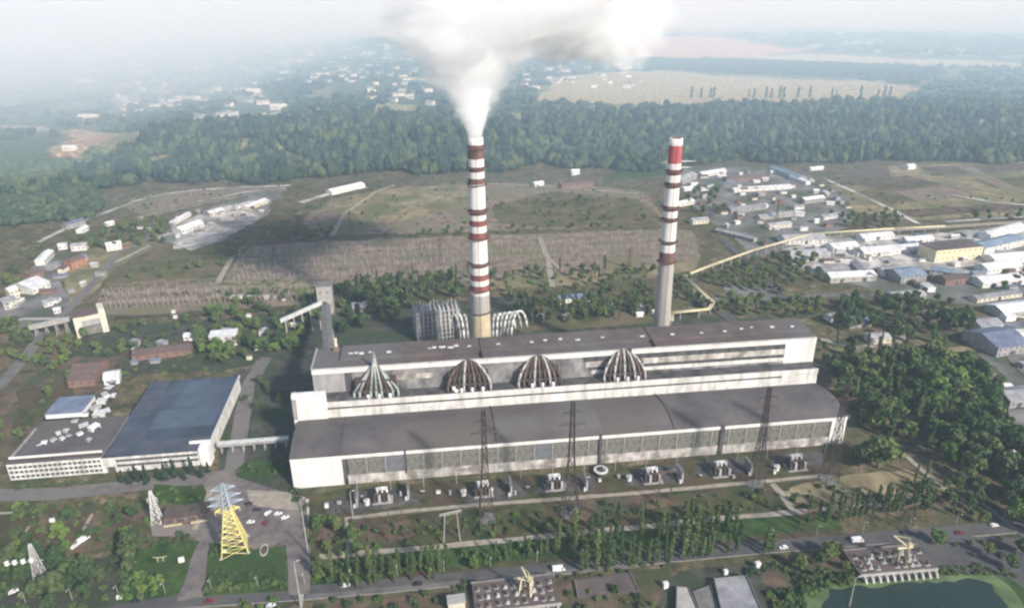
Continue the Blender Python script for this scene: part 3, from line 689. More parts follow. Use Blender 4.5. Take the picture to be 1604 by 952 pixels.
b2 = [(409, 'stack_brown'), (393, 'stack_white'), (381, 'stack_brown'), (375, 'stack_white'), (346, 'stack_brown'), (339, 'stack_white'), (329, 'stack_brown'), (321, 'stack_white'), (293, 'stack_brown'), (284, 'stack_white'), (273, 'stack_brown'), (264, 'stack_white'), (255, 'stack_brightred'), (227, 'stack_white')]
c2 = chimney(X2, Y2, H2, [(0, 7.2), (40, 6.2), (100, 5.4), (H2, 4.5)], b2, [zat(X2, Y2, p) for p in (409, 377, 343, 325, 289, 268)], 'right striped chimney with a white cap and no smoke')

# ------------------------------------------------------------------ smoke from the left chimney
def smoke_material(d):
    m = bpy.data.materials.new('smoke_volume'); m.use_nodes = True; t = m.node_tree; t.nodes.remove(t.nodes['Principled BSDF'])
    pv = t.nodes.new('ShaderNodeVolumePrincipled'); pv.inputs['Color'].default_value = (1, 1, 1, 1); pv.inputs['Absorption Color'].default_value = (1, 1, 1, 1); pv.inputs['Density'].default_value = d; pv.inputs['Anisotropy'].default_value = -.15
    t.links.new(pv.outputs[0], t.nodes['Material Output'].inputs['Volume']); return m
def billow(p):                                           # rounded outward lumps with creases between
    return abs(noise.noise(p * 1.3)) * 1.0 + abs(noise.noise(p * 2.7 + Vector((7, 1, 3)))) * .55 + abs(noise.noise(p * 5.6 + Vector((2, 9, 5)))) * .30
def smoke_mesh(scale, seed, amp, top=-999):
    # axis of the plume: (image row, offset right, radius) at the chimney's distance, drifting back as it climbs
    st = [(218, 0, 4.4, 0), (205, -.5, 6, 1), (180, -1, 11, 3), (150, -3, 18, 6), (115, -5, 28, 11), (75, -2, 44, 18), (35, 8, 64, 26), (-5, 22, 82, 34), (-60, 34, 92, 44)]
    n = 96; mb = MB(); prof = []
    for a, b in zip(st, st[1:]):
        k = max(1, int((a[0] - b[0]) / 2.2))
        for j in range(k): prof.append([a[i] + (b[i] - a[i]) * j / k for i in range(4)])
    prof.append(list(st[-1])); prof = [q for q in prof if q[0] > top]
    for row, dx, r, dy in prof:
        z = min(zat(X1, Y1, row), HTOP - 14)
        f = min(1.0, max(0.0, (214 - row) / 30.0)); zl = 2.6 * math.log(r) 
        for i in range(n):
            t = 2 * math.pi * i / n; c, s = math.cos(t), math.sin(t)
            p = Vector((c * 1.25, s * 1.25, zl * .62 + z * .006)) + Vector((seed, 0, 0))
            q = 1 + f * amp * (billow(p) - .42)
            rr = r * q * (1 + (scale - 1) * f)
            mb.v.append((X1 + dx + c * rr, Y1 + dy + s * rr * .8, z))
    m = len(prof)
    for a in range(m - 1):
        for i in range(n):
            j = (i + 1) % n; mb.f.append((a*n+i, a*n+j, (a+1)*n+j, (a+1)*n+i)); mb.m.append(0)
    mb.f.append(tuple(reversed(range(n)))); mb.m.append(0); mb.f.append(tuple((m-1)*n + i for i in range(n))); mb.m.append(0)
    return mb
def puff(cx, cy_, cz, rx, ry, rz, seed, amp, zmax, fluffy=False):
    mb = MB(); n, k = (96, 60) if fluffy else (48, 26)
    for a in range(k + 1):
        ph = math.pi * a / k - math.pi / 2
        for i in range(n):
            t = 2 * math.pi * i / n; d = Vector((math.cos(ph) * math.cos(t), math.cos(ph) * math.sin(t), math.sin(ph)))
            q = 1 + amp * (billow(d * 1.35 + Vector((seed, 3, 0))) - .42 if fluffy else noise.fractal(d * 1.6 + Vector((seed, 3, 0)), 1.0, 2.2, 4))
            mb.v.append((cx + d.x * rx * q, cy_ + d.y * ry * q, min(cz + d.z * rz * q, zmax + .1 * a)))
    for a in range(k):
        for i in range(n):
            j = (i + 1) % n; mb.f.append((a*n+i, a*n+j, (a+1)*n+j, (a+1)*n+i)); mb.m.append(0)
    return mb
sm = thing('smoke_plume', 'thick white smoke plume widening upward from the left chimney', 'smoke', (0, 0, 0)); sm['kind'] = 'stuff'
for nm, sc_, d, sd in (('smoke_core', .80, .020, 1.0), ('smoke_body', 1.0, .026, 5.0), ('smoke_edge', 1.14, .014, 9.0), ('smoke_veil', 1.22, .004, 14.0)):
    smoke_mesh(sc_, sd, .75).build(nm, smoke_material(d), sm, True)
for k_, (tp_, sc_, d_) in enumerate(((170, .9, .10), (140, .85, .04), (100, .8, .02))): smoke_mesh(sc_, 20.0 + k_, .45, tp_).build('smoke_jet', smoke_material(d_), sm, True)
for k_, (px_, py_, rx, ry, rz, d) in enumerate(((905, 24, 48, 40, 38, .022), (938, 12, 38, 34, 42, .022), (868, 36, 40, 32, 28, .022), (922, 58, 26, 24, 18, .03)  )):
    xx = X1 * 1.16 + (px_ - 744) * .545; puff(xx, Y1 + 80, zat(X1, Y1 + 80, py_), rx, ry, rz, 3.0 * k_, .7, HTOP - 8 - k_, True).build('smoke_puff', smoke_material(d), sm, True)

# ------------------------------------------------------------------ office and workshop block on the left
A0, A1 = G(17, 752), G(328, 727); ou = (A1 - A0).normalized(); oaz = math.atan2(ou.y, ou.x); OL = (A1 - A0).length
ov = Vector((-ou.y, ou.x, 0))
def OU(px, py, z): d = G(px, py, z) - A0; d.z = 0; return d.dot(ou), d.dot(ov)
HO = 11.5
office = thing('office_building', 'long white office block with rows of windows joined to a blue-grey roofed workshop', 'office building', A0, oaz)
ul = OU(162, 745, 0)[0]; back = OU(357, 590, HO)[1]; backl = OU(72, 660, HO)[1]
print('office', OL, ul, back, backl)
mb = MB(); mb.box(0, ul, 0, backl, 0, HO); mb.build('office_wall', M['white'], office)
mb = MB(); mb.box(-.2, ul + .2, -.3, backl, HO, HO + .4); r1 = mb.build('office_roof', M['roof_dark'], office)
mb = MB(); mb.box(.5, ul - .5, 3.5, 4.1, HO + .4, HO + 2.6); mb.build('roof_parapet', M['white_clean'], r1)
mb = MB(); mb.box(.2, 1, 4.1, backl * .8, HO + .4, HO + 1.6); mb.build('side_parapet', M['grey_wall'], r1)
mb = MB(); mb.box(.4, ul - .4, 2.4, 3.45, HO + .4, HO + 1.2); mb.build('roof_gutter', M['steel_dark'], r1)
mb = MB(); mb.box(ul + .01, OL, 0, back, 0, HO - .6); mb.build('workshop_wall', M['white'], office)
mb = MB(); mb.box(ul + .3, OL + .4, -.4, back + .3, HO - .6, HO - .2); r2 = mb.build('workshop_roof', M['roof_blue'], office)
for (a, b, c, d, m) in ((.30, .95, .30, .55, 'roof_slate'), (.02, .3, .02, .3, 'roof_dark'), (.3, 1, .0, .16, 'roof_dark'), (.42, .7, .58, .97, 'roof_slate'), (.0, .22, .5, .98, 'roof_dark')):
    w_ = OL - ul; mb = MB(); mb.box(ul + .4 + a * w_, ul + .3 + b * w_ - .3, c * back, d * back, HO - .2, HO - .2 + random.uniform(.1, .25)); mb.build('roof_patch', mat('patched_felt', (.05, .062, .088) if 'dark' in m else (.062, .085, .128), (.085, .092, .11) if 'dark' in m else (.085, .112, .155), .08, .75), r2)
mb = MB(); mb.box(OL + .1, OL + .9, back * .12, back, HO - .6, HO + .9); mb.build('edge_parapet', M['steel_light'], r2)
mb = MB(); mb.box(OL - 4.5, OL + 1.5, -1.2, 7, 0, HO + 1.5); mb.build('stair_tower', M['white_clean'], office)
mb = MB(); mb.box(OL - 12, OL + 1.6, 7.1, 8.3, HO - .2, HO + 1.6); mb.build('roof_upstand', M['white_clean'], office)
wv = MB().box(-1.05, 1.05, -.12, .1, -.85, .85).mesh('office_window', M['glass_dark'])
for rr in range(3):
    for i in range(19):
        o = obj('window', wv, office); o.location = (1.9 + i * (ul - 3.6) / 18, 0, 2.2 + rr * 3.3)
for rr in range(2):
    for i in range(21):
        o = obj('window', wv, office); o.location = (ul + 9 + i * (OL - ul - 16) / 20, 0, 4.4 + rr * 3.6)
mb = MB(); mb.box(ul + 2, ul + 6.5, -.25, .1, .1, 4); mb.build('gate', M['dark_wall'], office)
mb = MB(); mb.box(ul - .9, ul - .1, -.6, .02, 0, HO); mb.build('corner_pier', M['white_clean'], office)
# penthouse on the office roof
u0, v0 = OU(72, 655, HO + 1)
t = thing('roof_penthouse', 'white fronted penthouse with slate blue roof on the back of the office roof', 'penthouse', A0 + ou * u0 + ov * v0 + Vector((0, 0, HO + .4)), oaz)
MB().box(0, 23, 0, 22, 0, 3.4).build('wall', M['white_clean'], t); MB().box(-.4, 23.4, -.4, 22.4, 3.4, 3.8).build('roof', M['roof_slate'], t)
rng = random.Random(11)
desc = ['square white', 'tilted white', 'tall pale', 'low white', 'broad grey-white', 'narrow pale']
cnt = 0
for px, py, s in [(150,640,2.2),(132,668,2.4),(148,672,2.6),(118,660,1.8),(160,630,2.4),(172,610,2.0),(165,620,2.4),(150,652,2.0),(125,680,1.5),(108,684,1.6),(98,688,1.4),(92,680,1.4),(84,690,1.3),(62,698,1.0),(70,694,1.4),(140,690,1.5),(158,650,2.8),(168,645,2.2),(135,650,1.8),(104,676,1.5),(178,620,1.8),(176,600,1.6)]:
    cnt += 1
    t = thing('rooftop_unit', f'{desc[cnt % 6]} rooftop unit, {ordw(cnt)} in the clutter behind the office parapet', 'rooftop unit', G(px, py, HO + .4), oaz + rng.uniform(-.5, .5), 'white units cluttering the office roof')
    a, b, c = s * rng.uniform(.8, 1.3), s * rng.uniform(.7, 1.2), s * rng.uniform(.5, 1.1)
    t.rotation_euler = (rng.uniform(-.12, .12), rng.uniform(-.12, .12), oaz + rng.uniform(-.8, .8)); MB().box(-a, a, -b, b, -.3, c).build('casing', [M['steel_grey'], M['steel_light'], M['dark_wall'], M['roof_white']][cnt % 4], t)
    MB().box(-a - .2, a + .2, -b - .2, b + .2, c, c + .25).build('lid', [M['roof_white'], M['steel_grey'], M['steel_light']][cnt % 3], t)
    MB().box(a + .21, a + 1.2, -b * .6, b * .6, 0, c * .6).build('fan_box', M['dark_wall'], t)
# covered footbridge between office and power station
b0, b1_ = G(341, 697, 6), G(452, 688, 6); d = b1_ - b0; bl = d.length; ba = math.atan2(d.y, d.x)
t = thing('footbridge', 'pale covered footbridge on posts from the office to the power station', 'footbridge', (b0.x, b0.y, 0), ba)
MB().box(0, bl, -1.6, 1.6, 5.2, 7.4).build('gallery', M['grey_wall'], t); MB().box(-.1, bl + .1, -1.9, 1.9, 7.4, 7.75).build('roof', M['steel_light'], t)
for i in range(7):
    mb = MB(); x = 2 + i * (bl - 4) / 6
    for s in (-1.3, 1.3): mb.beam((x, s, 0), (x, s, 5.2), .45)
    mb.beam((x, -1.3, 4.8), (x, 1.3, 4.8), .4); mb.build('leg', M['concrete'], t)

# ------------------------------------------------------------------ generic shed / house
def shed(p, rz, L_, D_, H_, wm, rm, label, cat='warehouse', roof='gable', rise=None, group=None, wins=0, name='warehouse', doors=0):
    t = thing(name, label, cat, (p.x, p.y, p.z), rz, group)
    rise = D_ * .16 if rise is None else rise
    mb = MB()
    if roof == 'gable':
        mb.poly([(0,0,0),(L_,0,0),(L_,0,H_),(0,0,H_)]); mb.poly([(L_,D_,0),(0,D_,0),(0,D_,H_),(L_,D_,H_)])
        mb.poly([(L_,0,0),(L_,D_,0),(L_,D_,H_),(L_,D_/2,H_+rise),(L_,0,H_)]); mb.poly([(0,D_,0),(0,0,0),(0,0,H_),(0,D_/2,H_+rise),(0,D_,H_)])
        mb.build('wall', wm, t)
        r = MB(); o = .5; k = rise / (D_ / 2); 
        for s in (0, 1):
            ya, za = (-o, H_ - o * k) if s == 0 else (D_ + o, H_ - o * k)
            a = [(-o, ya, za + .05), (L_ + o, ya, za + .05), (L_ + o, D_/2, H_ + rise + .05), (-o, D_/2, H_ + rise + .05)]
            b = [(x, y, z + .3) for x, y, z in a]
            r.poly(a if s else a[::-1]); r.poly(b[::-1] if s else b); r.poly([a[0], a[1], b[1], b[0]]); r.poly([a[1], a[2], b[2], b[1]]); r.poly([a[3], a[0], b[0], b[3]])
        r.build('roof', rm, t)
    else:
        mb.box(0, L_, 0, D_, 0, H_); mb.build('wall', wm, t); MB().box(-.4, L_ + .4, -.4, D_ + .4, H_, H_ + .5).build('roof', rm, t)
    if wins:
        wv_ = MB().box(-.8, .8, -.12, .1, -.7, .7).mesh('shed_window', M['glass_dark'])
        rws = 2 if H_ > 6 else 1
        for q in range(rws):
            for i in range(wins):
                o_ = obj('window', wv_, t); o_.location = (L_ * (i + .5) / wins, 0, H_ * ((q + .55) / rws))
    for i in range(doors):
        x = L_ * (i + .5) / doors; MB().box(x - 1.8, x + 1.8, -.15, .1, .02, min(4, H_ * .8)).build('door', M['dark_wall'], t)
    return t
def shed2(a, b, depth, H_, *args, **kw):                # from its front corners as seen in the photograph
    p, q = G(*a), G(*b); d = q - p
    return shed(p, math.atan2(d.y, d.x), d.length, depth, H_, *args, **kw)
# ------------------------------------------------------------------ coal transfer house, conveyors, filters behind
t = thing('transfer_house', 'cream transfer house with brown roof and open middle at the left road', 'transfer house', G(122, 530), math.atan2(*(lambda d: (d.y, d.x))(G(172, 519) - G(122, 530))))
dl = (G(172, 519) - G(122, 530)).length
MB().box(0, 6, 0, 16, 0, 19).build('left_leg', M['cream'], t); MB().box(dl - 5, dl, 0, 16, 0, 22).build('right_leg', M['cream'], t)
MB().box(6.01, dl - 5.01, .6, 15.5, 9, 19).build('upper_hall', M['grey_wall'], t); MB().box(6.02, dl - 5.02, .3, .62, 14.5, 18.2).build('window_band', M['cream'], t)
MB().box(6.03, dl - 5.03, 2.5, 15, 0, 9).build('lower_wall', M['concrete_dark'], t)
MB().box(-.6, dl - 5.02, -.6, 16.6, 19, 19.6).build('roof', M['roof_red'], t)
def gallery(p0, p1, w, h, label, m, rm, legs=4, name='conveyor_gallery', group='sloping conveyor galleries'):
    d = p1 - p0; L_ = Vector((d.x, d.y, 0)).length; a = math.atan2(d.y, d.x)
    t = thing(name, label, 'conveyor', (p0.x, p0.y, 0), a, group)
    z0, z1 = p0.z, p1.z
    def P(x, y, z): return (x, y, z0 + (z1 - z0) * x / L_ + z)
    mb = MB(); c = [P(0,-w/2,0),P(L_,-w/2,0),P(L_,w/2,0),P(0,w/2,0),P(0,-w/2,h),P(L_,-w/2,h),P(L_,w/2,h),P(0,w/2,h)]
    mb.v = c; mb.f = [(0,3,2,1),(0,1,5,4),(1,2,6,5),(2,3,7,6),(3,0,4,7),(4,5,6,7)]; mb.m = [0]*6; mb.build('gallery', m, t)
    r = MB(); r.poly([P(-.3,-w/2-.3,h+.05),P(L_+.3,-w/2-.3,h+.05),P(L_+.3,0,h+.7),P(-.3,0,h+.7)]); r.poly([P(-.3,0,h+.7),P(L_+.3,0,h+.7),P(L_+.3,w/2+.3,h+.05),P(-.3,w/2+.3,h+.05)]); r.build('roof', rm, t)
    for i in range(legs):
        x = L_ * (i + .5) / legs; z = z0 + (z1 - z0) * x / L_; lb = MB()
        for s in (-1, 1): lb.beam((x, s * w * .55, 0), (x, s * w * .35, z), .6)
        lb.beam((x, -w * .45, z * .5), (x, w * .45, z * .5), .4); lb.build('leg', M['concrete'], t)
    return t
pt = G(512, 520); top = W(9 + 8, V2 - 4, HB - 8)
gallery(G(511, 486, 22), top, 7, 5, 'wide grey conveyor gallery climbing to the back left corner of the boiler house', M['grey_wall'], M['concrete_dark'])
gallery(G(440, 505, 10), G(505, 476, 24), 3.2, 3, 'thin pale conveyor gallery rising from the left to the transfer tower', M['steel_light'], M['steel_light'], 5)
gallery(G(48, 516, 6), G(110, 502, 12), 4, 3.5, 'low pale conveyor gallery running into the cream transfer house', M['concrete'], M['steel_grey'], 4)
p = G(510, 492); shed(p - Vector((6, 0, 0)), AZ, 13, 12, 27, M['concrete'], M['concrete_dark'], 'small concrete transfer tower where two conveyors meet behind the boiler house', 'tower', 'flat', name='transfer_tower', wins=2)

# filter house with lattice of pale ducts, left of the left chimney
fp0, fp1 = G(655, 538), G(722, 530)
fa = math.atan2(*(lambda d: (d.y, d.x))(fp1 - fp0)); fl_ = (fp1 - fp0).length
t = thing('filter_house', 'tall pale lattice of filter ducts behind the boiler house left of the left chimney', 'filter house', fp0, fa)
MB().box(1, fl_ - 1, 2, 22, 0, 24).build('casing', M['soot_wall'], t)
fr = MB()
for i in range(13):
    x = i * fl_ / 12
    for y_ in (0, 23): fr.beam((x, y_, 0), (x, y_, 27 + 2 * math.sin(i * 1.3)), .55)
for z in range(3, 28, 4):
    fr.beam((0, 0, z), (fl_, 0, z), .5); fr.beam((0, 0, z), (0, 23, z), .5); fr.beam((fl_, 0, z), (fl_, 23, z), .5)
fr.build('frame', M['steel_grey'], t)
for i in range(10):
    x = (i + .5) * fl_ / 10; MB().tube((x, .6, 0), (x, .6, 25 + (i % 3) * 1.5), 1.0, 1.0, 8).tube((x, .6, 25 + (i % 3) * 1.5), (x, 14, 29), 1.0, .9, 8).build('duct', M['steel_grey'] if i % 2 else M['grey_wall'], t, True)
def flue_bends(px, py, n, label, sgn, m):
    t = thing('flue_duct_cluster', label, 'flue ducts', G(px, py), AZ, 'bent flue ducts at the foot of the left chimney')
    for i in range(n):
        r = 6 + i * 3.0; pts = [(sgn * (i * 3.2 + r * (1 - math.cos(a)) * .35), -2 + i * .8, 2 + 22 * math.sin(a)) for a in np.linspace(.05, math.pi * .93, 9)]
        MB().path([(p_[0], p_[1] + 8 * k_ / 9, p_[2]) for k_, p_ in enumerate(pts)], 1.05, 8).build('duct', M[m] if i % 2 else M['steel_grey'], t, True)
    b = MB()
    for i in range(n): b.beam((sgn * i * 3.4, -1, 0), (sgn * i * 3.4, -1, 15 - i), .5)
    b.build('support_frame', M['steel_dark'], t)
flue_bends(772, 534, 6, 'fan of bent pale flue ducts right of the left chimney foot', 1, 'steel_light')
flue_bends(733, 534, 3, 'shorter bent flue ducts left of the left chimney foot', -1, 'steel_light')
t = thing('flue_duct', 'horizontal sand coloured flue duct entering the left chimney from the boiler house', 'flue duct', (X1, Y1, 0), AZ)
MB().box(-5, 5, -46, -7.5, 16, 24).build('duct', M['concrete'], t)
for i in range(4): MB().box(-5, -4, -44 + i * 11, -43 + i * 11, 0, 16).box(4, 5, -44 + i * 11, -43 + i * 11, 0, 16).build('leg', M['concrete_dark'], t)
# yellow heating main
def pipe_line(px, z, r, label, m, legm, lab2=None, world=None):
    P = [G(x, y, z) for x, y in px]
    t = thing('heating_pipe', label, 'pipeline', (0, 0, 0))
    mb = MB()
    for off in (-r * 1.2, r * 1.2):
        for a, b in zip(P, P[1:]):
            d = (b - a).normalized(); n = Vector((-d.y, d.x, 0)) * off; mb.tube(a + n, b + n, r, r, 8)
    mb.build('pipe', m, t, True)
    k = 0
    for a, b in zip(P, P[1:]):
        n = max(1, int((b - a).length / 14))
        for i in range(n):
            q = a.lerp(b, (i + .5) / n); MB().box(q.x - 1.6, q.x + 1.6, q.y - .3, q.y + .3, z - r - .5, z - r).box(q.x - .3, q.x + .3, q.y - .28, q.y + .28, 0, z - r - .5).build('support', legm, t); k += 1
    return t
pipe_line([(1052, 502), (1052, 490), (1110, 484), (1117, 474), (1072, 432), (1110, 417), (1180, 392), (1272, 366), (1400, 358), (1480, 354)], 8.0, .8, 'yellow heating main zigzagging on supports behind the right chimney', M['pale_yellow'], M['concrete'])

# ------------------------------------------------------------------ sheds, workshops and stores
WH = lambda a, b, dep, h, w_, r_, lab, **k: shed2(a, b, dep, h, M[w_], M[r_], lab, **{'wins': max(2, min(9, int((G(*b) - G(*a)).length / 5))), **k})
WH((876, 477), (934, 471), 10, 5, 'white_clean', 'roof_slate', 'low white shed with blue roof behind the power station, between the chimneys', wins=6)
WH((553, 491), (590, 487), 12, 6, 'grey_wall', 'roof_grey', 'grey shed among dark trees left of the lattice filter house', doors=1)
WH((208, 566), (300, 556), 14, 5, 'brick', 'roof_red', 'long red-brown shed behind the workshop block', wins=6)
WH((330, 545), (372, 541), 12, 10, 'white_dirty', 'roof_white', 'pale shed with white hoppers below its roof behind the workshop', roof='flat')
WH((108, 608), (150, 604), 34, 6, 'brick', 'roof_red', 'red-brown roofed store at the back of the office yard', wins=3)
WH((164, 604), (188, 600), 14, 5, 'white_clean', 'roof_white', 'small white roofed shed beside the red-brown store')
WH((288, 534), (306, 532), 7, 4, 'white_clean', 'roof_white', 'tiny white kiosk among trees behind the workshop', name='kiosk', cat='kiosk', roof='flat')
WH((1365, 540), (1395, 538), 12, 5, 'cream', 'roof_grey', 'small cream house on the lane behind the station right end', name='small_house', cat='house', wins=3)
WH((1330, 515), (1372, 510), 14, 5, 'grey_wall', 'roof_slate', 'slate roofed house under trees right of the boiler house', name='small_house', cat='house', wins=3)
WH((1300, 505), (1322, 502), 10, 4, 'white', 'roof_grey', 'little grey roofed house right of the boiler house roof', name='small_house', cat='house')
# yellow office and its yard on the right
WH((1463, 412), (1536, 405), 26, 14, 'yellow_wall', 'roof_brown', 'two storey pale yellow office with rows of windows in the right yard', roof='flat', wins=9, name='yard_office', cat='office building')
yard = [((1230,384),(1295,381),22,5,'white','roof_grey','long grey roofed shed at the left edge of the white yard'),((1240,412),(1300,408),24,6,'concrete','roof_grey','broad concrete shed below the heating main corner'),
 ((1305,395),(1345,391),16,5,'white_clean','roof_white','white roofed shed in the middle of the dusty yard'),((1330,418),(1352,440),12,6,'grey_wall','roof_grey','narrow grey shed lying across the dusty yard'),((1352,404),(1400,400),18,6,'white','roof_white','long white shed left of the yellow office'),
 ((1410,445),(1450,440),24,7,'grey_wall','roof_slate','slate blue roofed hall below the yellow office'),((1385,435),(1420,431),16,5,'white','roof_grey','low grey hall left of the slate blue hall'),((1480,448),(1515,444),14,6,'brick','roof_red','red-brown shed right of the slate blue hall'),
 ((1455,432),(1500,440),14,7,'white','roof_slate','slanted blue roofed hall in front of the yellow office'),((1540,400),(1604,385),20,8,'white','roof_slate','blue roofed works hall at the right edge beyond the yellow office'),((1550,378),(1604,362),14,7,'white_clean','roof_white','white gabled hall at the right edge on the upper road'),
 ((1420,383),(1462,380),12,5,'white_clean','roof_white','long white shed behind the yellow office'),((1350,378),(1400,374),12,5,'white_clean','roof_white','white shed along the upper yard road'),((1290,432),(1330,428),14,5,'grey_wall','roof_grey','grey store at the lower left of the dusty yard'),
 ((1530,475),(1600,465),10,4,'cream','roof_grey','row of low garages along the right road'),((1560,560),(1610,552),34,8,'grey_wall','roof_slate','large slate blue hall at the right edge beyond the grove'),((1572,618),(1586,616),8,5,'white_clean','roof_white','small white hut at the right edge of the grove'),
 ((1508,588),(1530,578),8,4,'white','roof_red','pink and white shed beside a palm-like tree right of the grove'),((1536,600),(1556,602),8,3.5,'cream','roof_red','low reddish shed among the trees at right'),((1578,712),(1612,706),14,5,'white_clean','roof_white','white roofed shed half hidden at the right edge'),
 ((1545,430),(1600,424),16,6,'white','roof_white','pale store at the right edge below the yellow office')]
for a, b, dp, h, w_, r_, lab in yard: WH(a, b, dp, h, w_, r_, lab, group='sheds in the right yards', doors=1)
yard2 = [((1400,398),(1452,394),16,5,'white_clean','roof_white','flat white store close left of the yellow office',),((1300,444),(1372,440),16,6,'concrete','roof_white','pale roofed depot at the foot of the dusty yard'),((1538,452),(1604,446),18,6,'white','roof_white','broad pale depot by the right edge above the garages'),((1556,415),(1640,408),16,6,'white_clean','roof_white','long pale depot at the right edge beyond the brick-red shed'),((1400,476),(1450,471),14,6,'grey_wall','roof_grey','grey depot in trees below the slate blue hall'),((1570,500),(1640,492),20,6,'concrete','roof_white','pale loading hall at the right edge by the road'),((1535,520),(1570,516),16,5,'white','roof_grey','grey roofed depot beside the loading hall'),((1580,640),(1640,634),18,6,'grey_wall','roof_grey','grey hall at the right edge behind the dark clump')]
for a, b, dp, h, w_, r_, lab in yard2: WH(a, b, dp, h, w_, r_, lab, group='pale depots in the right yards', doors=2, wins=5)
upper = [((1068,290),(1092,280),18,7,'grey_wall','roof_grey','steep grey gable right of the right chimney'),((1100,278),(1138,272),14,5,'white','roof_white','long white roofed store right of the grey gable'),((1072,300),(1088,298),10,4,'white_clean','roof_white','small white hut below the grey gable'),((1098,300),(1120,297),10,5,'white','roof_grey','grey hut in trees below the white store'),
 ((1150,302),(1240,296),12,4,'white_clean','roof_white','very long white shed in the upper yard'),((1140,285),(1200,280),16,4,'brick','roof_red','low red-brown shed behind the long white one'),((1205,268),(1250,285),16,6,'grey_wall','roof_slate','slate blue roofed shed lying obliquely in the upper yard'),((1235,280),(1262,290),8,5,'white_clean','roof_white','white gabled shed beside the slate blue one'),
 ((1260,320),(1292,316),12,6,'grey_wall','roof_white','white roofed open store at the right of the upper yard'),((1145,335),(1200,328),12,5,'grey_wall','roof_grey','grey shed along the rail sidings'),((1190,345),(1250,338),10,4,'concrete','roof_grey','long concrete loading shed by the sidings'),((1060,325),(1088,320),10,5,'white','roof_white','white roofed shed just right of the right chimney'),
 ((1085,352),(1110,350),12,5,'cream','roof_grey','cream shed among bushes right of the chimney'),((1120,365),(1180,380),8,4,'grey_wall','roof_grey','narrow grey shed slanting beside the sidings'),((1290,345),(1325,340),10,4,'white','roof_grey','grey roofed shed at the end of the sidings'),((1205,360),(1240,356),10,5,'cream','roof_grey','cream store below the loading shed'),((1270,268),(1290,266),8,4,'white_clean','roof_white','white hut at the edge of the wood')]
for a, b, dp, h, w_, r_, lab in upper: WH(a, b, dp, h, w_, r_, lab, group='sheds in the upper yard')
left = [((112,394),(136,392),12,6,'white','roof_grey','grey roofed house in trees at the left'),((168,394),(192,390),12,7,'white_clean','roof_white','white two storey house at the bend of the left road'),((92,392),(106,390),10,5,'white','roof_white','white cottage left of the tree clump'),((122,412),(138,408),10,5,'grey_wall','roof_slate','blue roofed cottage left of the orange store'),
 ((52,462),(80,450),30,6,'white','roof_white','large white roofed store by the left road'),((48,440),(70,432),16,6,'brick','roof_red','red-brown store behind the white roofed one'),((72,415),(86,400),10,6,'white','roof_white','steep white gable at the left'),((8,486),(30,480),16,7,'white_dirty','roof_grey','tall grey and white house at the far left edge'),((18,470),(32,466),12,9,'cream','roof_white','tower-like cream house at the far left edge'),
 ((70,482),(84,478),10,4,'white','roof_grey','low grey shed between the white store and the transfer house'),((85,492),(96,490),6,4,'white_clean','roof_white','white hut by the left road'),((105,360),(135,352),12,6,'grey_wall','roof_slate','dark slate roofed house on the curved lane'),((130,366),(140,360),8,5,'white_clean','roof_white','white gable on the curved lane'),((168,355),(180,352),8,4,'white','roof_white','white hut beyond the tree clump')]
for a, b, dp, h, w_, r_, lab in left: WH(a, b, dp, h, w_, r_, lab, group='houses and stores along the left road')
t = WH((114, 422), (136, 414), 14, 8, 'orange_paint', 'roof_red', 'orange painted store standing alone on the left field')
cem = [((285,368),(320,356),16,6,'white','roof_white','long pale shed among the rubble heaps'),((330,340),(352,334),12,5,'white_dirty','roof_white','broken white shed on the pale lane'),((388,330),(420,318),10,5,'cream','roof_white','slanting cream shed at the right of the rubble yard'),((370,328),(400,320),8,4,'white','roof_grey','grey roofed shed behind the cream one'),((275,352),(300,338),8,4,'white_clean','roof_white','narrow white shed at the upper rubble yard'),((520,306),(572,294),16,5,'white_clean','roof_white','bright white sheeted store on the dry field'),
 ((838,293),(852,291),10,5,'white_clean','roof_white','white hut at the foot of the wood near the smoking chimney'),((896,275),(908,274),10,7,'white_clean','roof_white','white house below the wood between the chimneys'),((880,296),(930,292),14,5,'brick','roof_red','brick ruin on the dry field between the chimneys'),((1255,250),(1262,249),12,6,'white_clean','roof_white','lower white house in the wood at the right'),((1294,243),(1303,242),12,6,'white_clean','roof_white','higher white house in the wood at the right'),((1422,266),(1434,265),12,6,'white_clean','roof_white','white house at the edge of the tan fields')]
for a, b, dp, h, w_, r_, lab in cem: WH(a, b, dp, h, w_, r_, lab)
